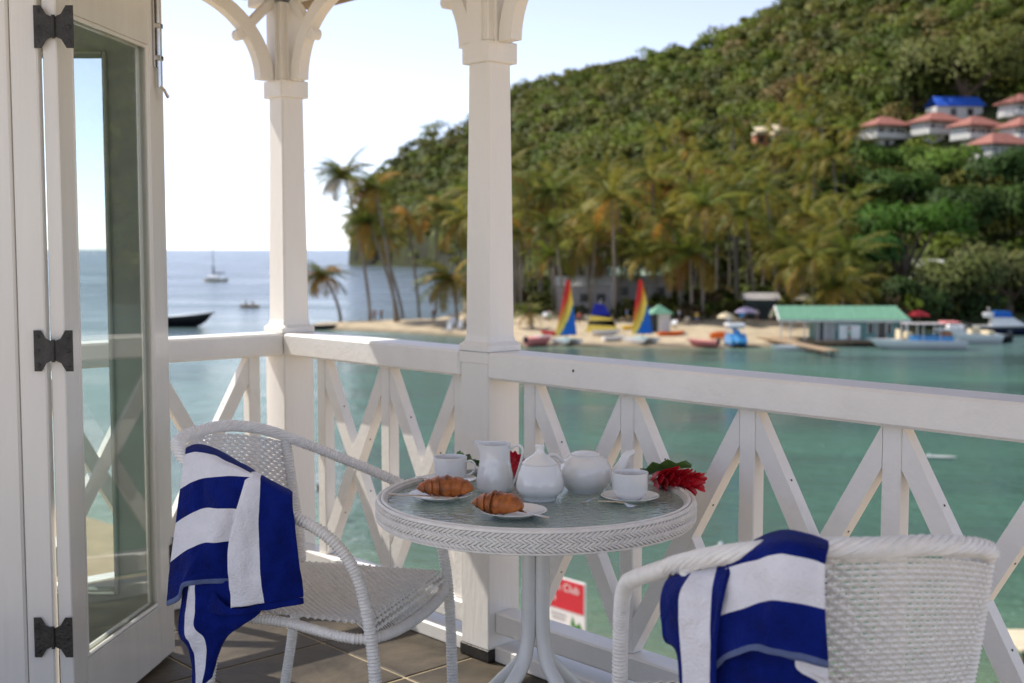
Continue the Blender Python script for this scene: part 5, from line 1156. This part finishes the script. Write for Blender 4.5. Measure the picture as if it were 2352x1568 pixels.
# catamarans with rainbow sails
SAILM = [m_rsail, m_orange, m_yel, m_ylight, m_gsail, m_bsail]
def catamaran(label, px, py, topx, topy, rz):
    p = onz(px, py, WATER + .3); g0 = max(gz(p.x, p.y), WATER); t = thing('beach_catamaran', label, 'sailing boat', (p.x, p.y, g0), 0, 'beach catamarans')
    for s_ in (-1, 1):
        def f(b): b.T = Matrix.Rotation(R(-62), 4, 'Z') @ Matrix.Translation((0, s_ * .85, .12)); hull(b, 4.2, .42, .42, bow=.6, zk=-.1, stern=.6)
        part(t, 'hull', m_hull, f, True)
    part(t, 'trampoline', P_('teal_net', (.16, .42, .46), .7), lambda b: b.box((0, 0, .58), (1.9, 1.5, .03), rot=Matrix.Rotation(R(-62), 4, 'Z')))
    for xx in (-.75, .75):
        def f(b): b.T = Matrix.Rotation(R(-62), 4, 'Z'); b.tube([(xx, -.95, .55), (xx, .95, .55)], .045, 6)
        part(t, 'crossbeam', m_steel, f)
    top = at(topx, topy, p.y) - Vector((p.x, p.y, g0)); H_ = top.z; foot = Vector((.1, .25, .7))
    part(t, 'mast', m_black, lambda b: b.tube([(.06, .35, .55), (.5, .35, H_ * .5), (top.x + .12, .35, H_ + .25)], .05, 6))
    b = MB(); nU, nV = 20, 26; V = []; 
    for j in range(nV + 1):
        v = j / nV; wl = -1.12 + (top.x - .14 + 1.12) * v ** 0.95; wr_ = 1.12 + (top.x + .22 - 1.12) * v ** 1.1; 
        for i in range(nU + 1):
            u = i / nU; bel = .35 * math.sin(math.pi * u) * math.sin(math.pi * min(1, v + .12)); V.append((wl + (wr_ - wl) * u, .1 - bel, .95 + (H_ - .95) * v))
    F = []; mi = []
    for j in range(nV):
        for i in range(nU):
            F.append((j * (nU + 1) + i, j * (nU + 1) + i + 1, (j + 1) * (nU + 1) + i + 1, (j + 1) * (nU + 1) + i)); k_ = (1 - (j + .5) / nV) * .78 + (i + .5) / nU * .62 * (1.15 - .35 * (j / nV)) - .12
            mi.append(0 if k_ < .36 else 1 if k_ < .50 else 2 if k_ < .66 else 3 if k_ < .78 else 4 if k_ < .84 else 5)
    b.v = V; b.f = F; b.mi = mi; sl = b.obj('sail', SAILM, t, True); md = sl.modifiers.new('thickness', 'SOLIDIFY'); md.thickness = .015
    return t
catamaran('rainbow sailed catamaran on the beach nearer the middle column', 1300, 786, 1304, 643, 0)
catamaran('rainbow sailed catamaran on the beach, right one of the two', 1475, 786, 1470, 643, 0)
p = onz(1390, 772, WATER + .5); t = thing('small_sailboat', 'small sailboat with slanting yellow, black and blue sail between the catamarans', 'sailing boat', (p.x, p.y, gz(p.x, p.y)), 0)
def f(b): b.T = Matrix.Translation((.1, 0, .25)); hull(b, 3.2, .9, .35, zk=-.2)
part(t, 'hull', m_hull, f, True)
q = lambda a, c_: at(a, c_, p.y) - t.location
A0, A1, A2, A3 = q(1344, 762), q(1366, 696), q(1382, 688), q(1424, 764)
def strip(b, u0, u1):
    lo0, lo1 = A0.lerp(A3, 0), A3; hi = A2
    L0 = A1.lerp(A0, u0); L1 = A1.lerp(A0, u1); R0 = A2.lerp(A3, u0 * .75 + .15); R1_ = A2.lerp(A3, min(1, u1 * .75 + .25)); y = Vector((0, .02, 0)); b.add([L0, L1, R1_, R0, L0 + y, L1 + y, R1_ + y, R0 + y], [(0, 1, 2, 3), (7, 6, 5, 4), (0, 3, 7, 4), (1, 5, 6, 2)])
part(t, 'sail_top', m_royal, lambda b: strip(b, 0, .42)); part(t, 'sail_band', m_ylight, lambda b: strip(b, .42, .62)); part(t, 'sail_stripe', m_black, lambda b: strip(b, .62, .74)); part(t, 'sail_band', m_ylight, lambda b: strip(b, .74, 1))
part(t, 'mast', m_hull, lambda b: b.tube([(A0.x, .05, .3), (A2.x, .05, A2.z + .1)], .035, 5))
def beached(name, label, px, py, L_, B, H, rz, mat, grp=None):
    p = onz(px, py, WATER + .25); t = thing(name, label, 'boat', (p.x, p.y, max(WATER, gz(p.x, p.y)) + .1), rz, grp); b = MB(); hull(b, L_, B, H, zk=-.12); b.obj('hull', mat, t, True, 50); part(t, 'bench', m_plank, lambda b: b.box((-.3, 0, H + .0), (.25, B * .8, .04))); return t
t = beached('motor_boat', 'pink and white motor boat drawn up right beside the middle column', 1238, 788, 3.4, 1.5, .75, R(40), m_pink)
part(t, 'foredeck', m_hull, lambda b: b.box((.5, 0, .86), (1.5, 1.2, .1), .03)); part(t, 'outboard', m_black, lambda b: b.box((-1.85, 0, .6), (.35, .35, .7), .06))
beached('dinghy', 'white dinghy lying on the sand between the catamarans', 1410, 784, 2.4, 1.0, .4, R(15), m_hull)
t = beached('inflatable_boat', 'pale pink inflatable boat on the sand left of the pedal boat', 1614, 792, 3.2, 1.5, .5, R(150), m_pink); part(t, 'outboard', m_black, lambda b: b.box((-1.7, 0, .5), (.3, .3, .7), .05))
tag(part(None, 'water_toy', m_orange, lambda b: b.tube(cr([(-1, 0, .4), (0, 0, .55), (1, 0, .45)], 4), [.25, .34, .36, .36, .38, .38, .36, .3, .2], 10), True), 'orange float lying left of the pedal boat canopy', 'float').location = Vector((onz(1652, 778, WATER + .5).x, onz(1652, 778, WATER + .5).y, gz(onz(1652, 778, WATER + .5).x, onz(1652, 778, WATER + .5).y)))
beached('canoe', 'dark canoe drawn up on the left end of the sand spit', 742, 752, 3.6, .9, .42, R(8), m_black)
# kiosk
p = onz(1514, 767, WATER + .6); z_ = gz(p.x, p.y); t = thing('beach_kiosk', 'small pale kiosk with green pyramid roof behind the right catamaran', 'kiosk', (p.x, p.y, z_), R(10))
part(t, 'wall', m_hwhite, lambda b: (b.box((.45, 0, 1.05), (1.1, 1.8, 2.1), .02), b.box((-.55, .7, 1.05), (.9, .4, 2.1), .02))); part(t, 'doorway', m_hdark, lambda b: b.box((-.55, .4, 1.0), (.85, .1, 1.9)))
part(t, 'roof', m_greenroof, lambda b: b.add([(-1.3, -1.3, 2.1), (1.3, -1.3, 2.1), (1.3, 1.3, 2.1), (-1.3, 1.3, 2.1), (0, 0, 3.1)], [(0, 1, 4), (1, 2, 4), (2, 3, 4), (3, 0, 4), (3, 2, 1, 0)]))
# low buildings half hidden under the palms
def shed(label, px, py, Y, W, D, H, roof, wall, rz=0, name='beach_building', rh=1.2):
    c = at(px, py, Y); z0 = gz(c.x, Y); t = thing(name, label, 'building', (c.x, Y, z0), rz); zt_ = c.z - z0; CLEAR.append((c.x, Y, W * .5))
    part(t, 'roof', roof, lambda b: b.add([(-W / 2, -D / 2, zt_ - rh), (W / 2, -D / 2, zt_ - rh), (W / 2, 0, zt_), (-W / 2, 0, zt_), (W / 2, D / 2, zt_ - rh), (-W / 2, D / 2, zt_ - rh)], [(0, 1, 2, 3), (3, 2, 4, 5), (0, 5, 4, 1)]))
    part(t, 'wall', wall, lambda b: b.box((0, 0, (zt_ - rh) / 2 - .02), (W - .8, D - .8, zt_ - rh), 0))
    for k in range(3): part(t, 'window', m_hdark, lambda b: b.box(((k - 1) * W * .28, -D / 2 + .37, (zt_ - rh) * .55), (W * .14, .1, 1.1)))
    return t
shed('long pale green roofed building under the palms behind the catamarans', 1470, 612, 172, 9, 6, 3, P_('pale_green_roof', (.42, .55, .46), .7), m_grey)
shed('white roofed building behind the left catamaran', 1340, 634, 165, 8, 5, 3, m_hull, m_grey)
shed('grey roofed beach shelter above the pedal boat', 1746, 672, 152, 4.6, 3, 2.6, m_grey, m_hdark, rh=.8)
shed('pale roofed building in the thicket above the moored boats', 2150, 596, 188, 9, 5, 3, P_('pale_sheet_roof', (.52, .54, .46), .7), m_hwhite)
# umbrellas
def umbrella(label, px, py, Y, r_, mat):
    c = at(px, py, Y); z0 = gz(c.x, Y); t = thing('beach_umbrella', label, 'umbrella', (c.x, Y, max(z0, WATER)), 0, 'beach umbrellas'); h = c.z - max(z0, WATER)
    part(t, 'canopy', mat, lambda b: b.lathe([(r_, h - .65), (r_ * .55, h - .22), (.04, h)], 10, cap0=False), False); part(t, 'pole', m_plank, lambda b: b.tube([(0, 0, -.2), (0, 0, h + .1)], .03, 6)); return t
umbrella('mauve beach umbrella left of the boathouse', 1714, 704, 142, 1.4, m_purple); umbrella('red canopy behind the tour boat', 2108, 712, 146, 1.5, m_redc); umbrella('cream canopy under the palms behind the boathouse roof', 1850, 675, 146, 1.6, m_cream); umbrella('pale straw umbrella left of the mauve one', 1668, 716, 140, 1.1, m_cream)
# plain plastic chairs on the spit
def beach_chair(px, py):
    p = onz(px, py, WATER + .5); t = thing('beach_chair', 'white plastic chair on the sand at the foot of the low bushy palm', 'chair', (p.x, p.y, gz(p.x, p.y)), random.uniform(-.6, .6), 'white beach chairs')
    part(t, 'seat', m_hull, lambda b: b.box((0, 0, .42), (.6, .6, .06), .01)); part(t, 'backrest', m_hull, lambda b: b.box((0, .3, .8), (.6, .07, .8), .02))
    for sx in (-1, 1):
        for sy in (-1, 1): part(t, 'leg', m_hull, lambda b: b.box((sx * .26, sy * .26, .2), (.06, .06, .4)))
for q_ in ((1038, 752), (1046, 747), (1054, 756), (1030, 757)): beach_chair(*q_)
# people
def person(label, p, rz, shirt, shorts, h=1.7, sit=False):
    me = bpy.data.meshes.new('person'); 
    if sit: J = [(0, 0, .15), (0, .02, .42), (0, 0, .68), (0, 0, .78), (0, .02, .90), (-.18, 0, .66), (-.24, -.1, .45), (-.15, -.3, .5), (.18, 0, .66), (.24, -.1, .45), (.15, -.3, .5), (-.1, -.35, .25), (-.1, -.7, .1), (.1, -.35, .25), (.1, -.7, .1)]
    else: J = [(0, 0, .92), (0, .01, 1.15), (0, 0, 1.40), (0, 0, 1.50), (0, -.01, 1.62), (-.19, 0, 1.38), (-.25, .02, 1.10), (-.24, -.08, .86), (.19, 0, 1.38), (.26, .02, 1.10), (.26, -.08, .88), (-.10, -.03, .50), (-.11, .05, .05), (.11, .02, .50), (.13, .0, .05)]
    E = [(0, 1), (1, 2), (2, 3), (3, 4), (2, 5), (5, 6), (6, 7), (2, 8), (8, 9), (9, 10), (0, 11), (11, 12), (0, 13), (13, 14)]
    rad = [.135, .125, .15, .06, .105, .065, .045, .035, .065, .045, .035, .085, .05, .085, .05]
    me.from_pydata([tuple(c_ * h / 1.7 for c_ in j) for j in J], E, []); o = link('person', me); sk = o.modifiers.new('skin', 'SKIN'); o.modifiers.new('sub', 'SUBSURF').render_levels = 1
    for i, v in enumerate(me.skin_vertices[0].data if me.skin_vertices else []): v.radius = (rad[i], rad[i]); v.use_root = (i == 0)
    m_ = bpy.data.materials.new('person_clothes'); m_.use_nodes = True; nt = m_.node_tree; tc = nt.nodes.new('ShaderNodeTexCoord'); sx = nt.nodes.new('ShaderNodeSeparateXYZ'); rp = nt.nodes.new('ShaderNodeValToRGB'); nt.links.new(tc.outputs['Generated'], sx.inputs[0]); nt.links.new(sx.outputs[2], rp.inputs[0]); nt.links.new(rp.outputs[0], nt.nodes['Principled BSDF'].inputs['Base Color']); nt.nodes['Principled BSDF'].inputs['Roughness'].default_value = .8
    rp.color_ramp.interpolation = 'CONSTANT'; e = rp.color_ramp.elements; e[0].position = 0; e[0].color = (.33, .17, .11, 1); e[1].position = .34; e[1].color = (*shorts, 1)
    for (ps, cl) in ((.54, shirt), (.82, (.33, .17, .11)), (.95, (.02, .014, .01))): k = e.new(ps); k.color = (*cl, 1)
    me.materials.append(m_); o.location = p; o.rotation_euler = (0, 0, rz); return tag(o, label, 'person')
def sandpt(px, py): p = onz(px, py, WATER + .5); return Vector((p.x, p.y, max(gz(p.x, p.y), WATER - .4)))
person('person in red swimwear standing at the water behind the spit, left one of two', sandpt(860, 728), .3, (.33, .17, .11), (.30, .03, .03)); person('person in dark swimwear standing at the water behind the spit, right one of two', sandpt(876, 728), -.4, (.33, .17, .11), (.03, .03, .05))
person('person in dark shorts standing on the sand left of the low bushy palm', sandpt(996, 741), .2, (.20, .10, .07), (.04, .03, .04)); person('person in white shirt walking under the palms near the kiosk', sandpt(1560, 752), .9, (.6, .6, .58), (.05, .06, .12))
person('person in pale shirt beside the mauve umbrella', sandpt(1738, 752), -.5, (.55, .5, .45), (.1, .05, .05))
SH = [((.5, .1, .1), 'red'), ((.1, .2, .45), 'blue'), ((.6, .58, .5), 'cream'), ((.05, .05, .06), 'black'), ((.55, .4, .05), 'yellow'), ((.1, .35, .2), 'green')]
for (px, py, k, where) in ((1262, 752, 2, 'beside the pink and white boat'), (1330, 757, 0, 'between the left catamaran and the striped sail'), (1440, 752, 1, 'left of the right catamaran'), (1600, 757, 4, 'behind the pink inflatable boat'), (1640, 744, 3, 'in the shade left of the mauve umbrella'), (1725, 748, 0, 'under the mauve umbrella'), (1772, 752, 5, 'at the near end of the boathouse veranda'), (1940, 783, 2, 'on the boathouse deck')):
    q_ = sandpt(px, py); person('person in %s top standing %s' % (SH[k][1], where), q_ if px < 1900 else Vector((BH.location.x + .6, BH.location.y - 2.9, BH.location.z - .02)), px * .7 % 3 - 1.5, SH[k][0], SH[(k + 3) % 6][0], 1.62 + .12 * (k % 2))
def lounger(px, py, where, mat):
    p = onz(px, py, WATER + .7); t = thing('sun_lounger', 'low sun lounger ' + where, 'lounger', (p.x, p.y, gz(p.x, p.y)), random.uniform(-.5, .5), 'sun loungers on the beach')
    part(t, 'mattress', mat, lambda b: b.box((0, -.2, .36), (.62, 1.2, .1), .03)); part(t, 'backrest', mat, lambda b: b.box((0, .62, .55), (.62, .65, .09), .03, rot=Matrix.Rotation(R(40), 4, 'X')))
    for sx in (-1, 1):
        for y in (-.7, .45): part(t, 'leg', m_plank, lambda b: b.box((sx * .26, y, .16), (.05, .05, .33)))
for (px, py, w_, mt) in ((1545, 758, 'right of the kiosk', m_hull), (1576, 752, 'left of the yellow shirted person', m_cream), (1672, 752, 'under the pale straw umbrella', m_hull), (1703, 744, 'under the mauve umbrella', m_sky), (1352, 748, 'left of the striped sail', m_cream), (1250, 742, 'by the young palm', m_hull)): lounger(px, py, w_, mt)
for (px, py, rz_, mt, w_) in ((1455, 770, 30, m_yel, 'yellow kayak drawn up left of the right catamaran'), (1268, 776, 150, m_redc, 'red kayak lying left of the left catamaran'), (1542, 778, 10, m_orange, 'orange kayak on the sand right of the right catamaran')): beached('kayak', w_, px, py, 3.0, .6, .3, R(rz_), mt)
# boats on the open bay
p = onz(494, 646, WATER); t = thing('sailing_yacht', 'white sailing yacht with bare mast anchored on the open bay', 'sailing boat', (p.x, p.y, WATER), R(160))
b = MB(); hull(b, 8.2, 2.6, 1.0); b.obj('hull', m_hull, t, True, 50); part(t, 'boot_stripe', m_yel, lambda b: hull(b, 8.25, 2.5, .32)); part(t, 'cabin', m_hull, lambda b: b.box((.3, 0, 1.45), (3.4, 1.5, .7), .15)); part(t, 'mast', m_grey, lambda b: b.tube([(.6, 0, 1.0), (.6, 0, 17.0)], [.16, .10], 7)); part(t, 'boom', m_navy, lambda b: b.tube([(.6, 0, 2.6), (-3.4, 0, 2.7)], .24, 7)); part(t, 'furled_sail', m_navy, lambda b: b.tube([(.6, 0, 2.2), (.55, 0, 4.8)], .28, 7))
part(t, 'forestay', m_steel, lambda b: b.tube([(4.1, 0, 1.5), (.6, 0, 16.6)], .025, 4)); part(t, 'backstay', m_steel, lambda b: b.tube([(-4.0, 0, 1.1), (.6, 0, 16.8)], .025, 4))
p = onz(402, 750, WATER); t = thing('dark_hulled_boat', 'black hulled boat with pale deck, its bow showing right of the door', 'boat', (p.x, p.y, WATER), R(4))
t.scale = (.9, .9, .82); b = MB(); hull(b, 10.5, 3.0, 1.45, sheer=.55, bow=.5); b.obj('hull', m_black, t, True, 50); part(t, 'deck_stripe', m_hull, lambda b: hull(b, 10.6, 3.06, 1.55, sheer=.55, bow=.5, zk=1.35)); part(t, 'wheelhouse', m_hull, lambda b: b.box((-2.4, 0, 2.5), (2.4, 2.0, 1.9), .1)); part(t, 'window', m_hdark, lambda b: b.box((-2.4, -1.02, 2.8), (1.8, .05, .6)))
t = boat('rowing_boat', 'small brown rowing boat with two people on the bay left of the corner column', 'boat', 572, 706, 3.6, 1.1, .4, R(170), m_plank)
for (x, sh) in ((-.6, (.5, .45, .4)), (.6, (.15, .05, .05))): person('person sitting in the small rowing boat, ' + ('pale shirt' if x < 0 else 'dark shirt'), t.location + Vector((x, 0, .25)), R(90), sh, (.05, .05, .08), 1.9, True)
p = onz(1655, 1280, WATER); tag(part(None, 'mooring_buoy', m_hull, lambda b: (b.lathe([(.05, -.2), (.26, -.12), (.31, .08), (.26, .28), (.08, .36), (.05, .5)], 16)), True), 'white round mooring buoy on the green water left of the near armchair', 'buoy').location = (p.x, p.y, WATER)
p = onz(2160, 1052, WATER); t = thing('surf_board', 'white board floating flat on the green water at the right', 'surfboard', (p.x, p.y, WATER + .03), R(-18)); part(t, 'board', m_hull, lambda b: hull(b, 1.4, .42, .06, zk=-.05), True); part(t, 'fin', m_hull, lambda b: b.prism([(-.55, .05), (-.4, .05), (-.55, .22)], 'y', -.01, .01))
# sign on the near shore
c = at(1304, 1386, 28.0); t = thing('club_sign', 'red and white club sign on a post by the water, seen under the table', 'sign', c); t.matrix_world = Matrix(((d3.x, outw.x, 0, c.x), (d3.y, outw.y, 0, c.y), (0, 0, 1, c.z), (0, 0, 0, 1)))
m_sred = P_('sign_red', (.56, .012, .03), .45, .08); m_swh = P_('sign_white', (.75, .75, .72), .5, .04); m_sgr = P_('sign_green', (.05, .22, .03), .6, .2)
part(t, 'board', m_swh, lambda b: b.box((-.12, .02, 0), (1.35, .05, 1.16), .006)); part(t, 'red_field', m_sred, lambda b: b.box((-.12, -.011, .19), (1.30, .006, .72), .001))
for (txt, x, z, s_) in (('n Club', .02, .28, .27), ('s', -.42, .02, .27)):
    cu = bpy.data.curves.new('lettering', 'FONT'); cu.body = txt; cu.size = s_; cu.align_x = 'CENTER'; cu.extrude = .002; to = bpy.data.objects.new('lettering', cu); C.objects.link(to); bpy.context.view_layer.update()
    me = bpy.data.meshes.new_from_object(to.evaluated_get(bpy.context.evaluated_depsgraph_get())); C.objects.unlink(to); bpy.data.objects.remove(to); me.materials.clear(); me.materials.append(m_swh)
    o = link('lettering', me, t); o.location = (x, -.018, z); o.rotation_euler = (R(90), 0, 0)
part(t, 'plant_print', m_sgr, lambda b: (b.add([(.10, -.012, -.52), (.28, -.012, -.5), (.16, -.012, -.25)], [(0, 1, 2)]), b.add([(.30, -.012, -.53), (.5, -.012, -.53), (.38, -.012, -.36)], [(0, 1, 2)]), b.add([(.2, -.0125, -.54), (.42, -.0125, -.54), (.34, -.0125, -.42)], [(0, 1, 2)]))); part(t, 'small_print', m_grey, lambda b: (b.box((-.3, -.011, -.3), (.5, .004, .05)), b.box((-.3, -.011, -.4), (.42, .004, .05))))
for x in (-.55, .3): part(t, 'post', m_grey, lambda b: b.tube([(x, .08, -2.6), (x, .08, .45)], .05, 7))
# dock corner at the lower right, marker post at the left
c = onz(2390, 1476, WATER + .9); t = thing('landing_stage', 'cream topped landing stage cut by the right edge, low over the water', 'jetty', (c.x, c.y, WATER + .9), R(0)); 
for k in range(5): part(t, 'plank', P_('cream_plank', (.62, .52, .36), .8, .12), lambda b: b.box((.8, -.45 + k * .3, 0), (3.0, .28, .08), .01))
for (x, y) in ((-.5, -.4), (1.6, -.4), (-.5, .7), (1.6, .7)): part(t, 'pile', m_bark, lambda b: b.tube([(x, y, -2.5), (x, y, -.05)], .1, 7))
c = onz(745, 1190, WATER); t = thing('marker_post', 'white marker post with black cap in the shallows behind the left armchair', 'post', (c.x, c.y, WATER)); part(t, 'shaft', m_hull, lambda b: b.tube([(0, 0, -.8), (0, 0, 1.0)], .1, 8)); part(t, 'cap', m_black, lambda b: b.box((0, 0, 1.15), (.5, .3, .3), .03)); part(t, 'band', m_black, lambda b: b.tube([(0, 0, .2), (0, 0, .35)], .14, 8))

# ------------------------------------------------------------------ planting
broadleaf('spreading_tree', 'bright green spreading tree above the boathouse, widest crown on the flat land', 2080, 520, 178, 9.0, 4.6, (.052, .115, .014), 1, 2600, .40, 9)
broadleaf('spreading_tree', 'dark green tree standing under and left of the bright spreading one', 1990, 590, 168, 5.5, 4.2, (.030, .070, .014), 2, 1500, .38)
broadleaf('mangrove_tree', 'brownish olive mangrove tree over the cabin cruiser at the right edge', 2320, 640, 182, 8.5, 5.5, (.075, .082, .028), 3, 2600, .40, 9)
broadleaf('mangrove_tree', 'olive mangrove tree above the tour boat', 2190, 660, 166, 6.0, 4.6, (.062, .075, .022), 4, 1900, .38, 8)
broadleaf('mangrove_tree', 'low dark mangrove bush directly behind the tour boat canopy', 2110, 690, 155, 4.2, 3.0, (.030, .052, .014), 5, 1300, .34)
broadleaf('mangrove_tree', 'dark mangrove bush between the tour boat and the cabin cruiser', 2230, 712, 168, 4.4, 2.6, (.028, .045, .014), 6, 1300, .34)
broadleaf('mangrove_tree', 'olive mangrove bush cut by the right edge below the brownish one', 2365, 705, 186, 5.0, 3.2, (.055, .060, .020), 7, 1400, .36)
broadleaf('round_crowned_tree', 'big round olive crowned tree on the hill above the blue roof', 2215, 160, 322, 17, 11, (.082, .090, .022), 8, 3200, .62, 10)
broadleaf('round_crowned_tree', 'large tree on the hill left of the big olive one, above the first villa', 2100, 200, 312, 9, 7, (.066, .085, .018), 9, 1800, .6, 8)
broadleaf('round_crowned_tree', 'dry brown crowned tree on the middle of the slope above the cream roofed house', 1815, 225, 300, 6.5, 5.5, (.115, .082, .030), 10, 1500, .5, 7)
broadleaf('thicket_tree', 'fresh green tree below the leftmost villa', 2040, 375, 238, 7.5, 4.2, (.060, .110, .016), 11, 1700, .46)
broadleaf('thicket_tree', 'fresh green tree below the villa with two stacked storeys', 2160, 385, 240, 8.0, 4.5, (.068, .112, .018), 12, 1700, .46)
broadleaf('thicket_tree', 'dark green tree below the lowest villa at the right', 2290, 400, 238, 8.0, 5.0, (.034, .066, .016), 13, 1700, .46)
broadleaf('thicket_tree', 'green tree at the right edge halfway between villas and mangroves', 2340, 480, 215, 8.0, 5.5, (.042, .075, .016), 14, 1800, .44)
broadleaf('thicket_tree', 'dark tree between the spreading tree and the right edge', 2220, 500, 205, 7.0, 5.5, (.034, .062, .014), 15, 1700, .44)
broadleaf('thicket_tree', 'mid green tree above the bright spreading tree', 2070, 440, 222, 7.0, 4.5, (.044, .085, .016), 16, 1600, .44)
broadleaf('thicket_tree', 'dark tree left of the fresh green ones, at the edge of the palm grove', 1930, 430, 228, 6.5, 5.0, (.036, .070, .016), 17, 1500, .44)
palm_px('wide palm right behind the boathouse roof', 1938, 720, 1935, 655, 141, 1.2, 31, 1.05, 20); palm_px('yellow green palm in front of the grove above the right catamaran', 1590, 730, 1585, 580, 150, 1.2, 32, 1.15, 22, None, 0.3)
palm_px('orange fronded palm high in the grove centre', 1540, 690, 1535, 430, 190, 1.2, 33, 1.15, 22, None, 0.45); palm_px('large palm with drooping yellow fronds right of the grove centre', 1690, 700, 1690, 440, 185, 1.2, 34, 1.25, 22, None, 0.25)
palm_px('tall palm close to the right side of the middle column', 1240, 700, 1240, 440, 180, 1.2, 35, 1.25, 22); palm_px('orange palm low in the grove above the left catamaran', 1360, 690, 1350, 560, 165, 1.2, 36, 1.0, 20, None, 0.5)
grove()
undergrowth()
forest()
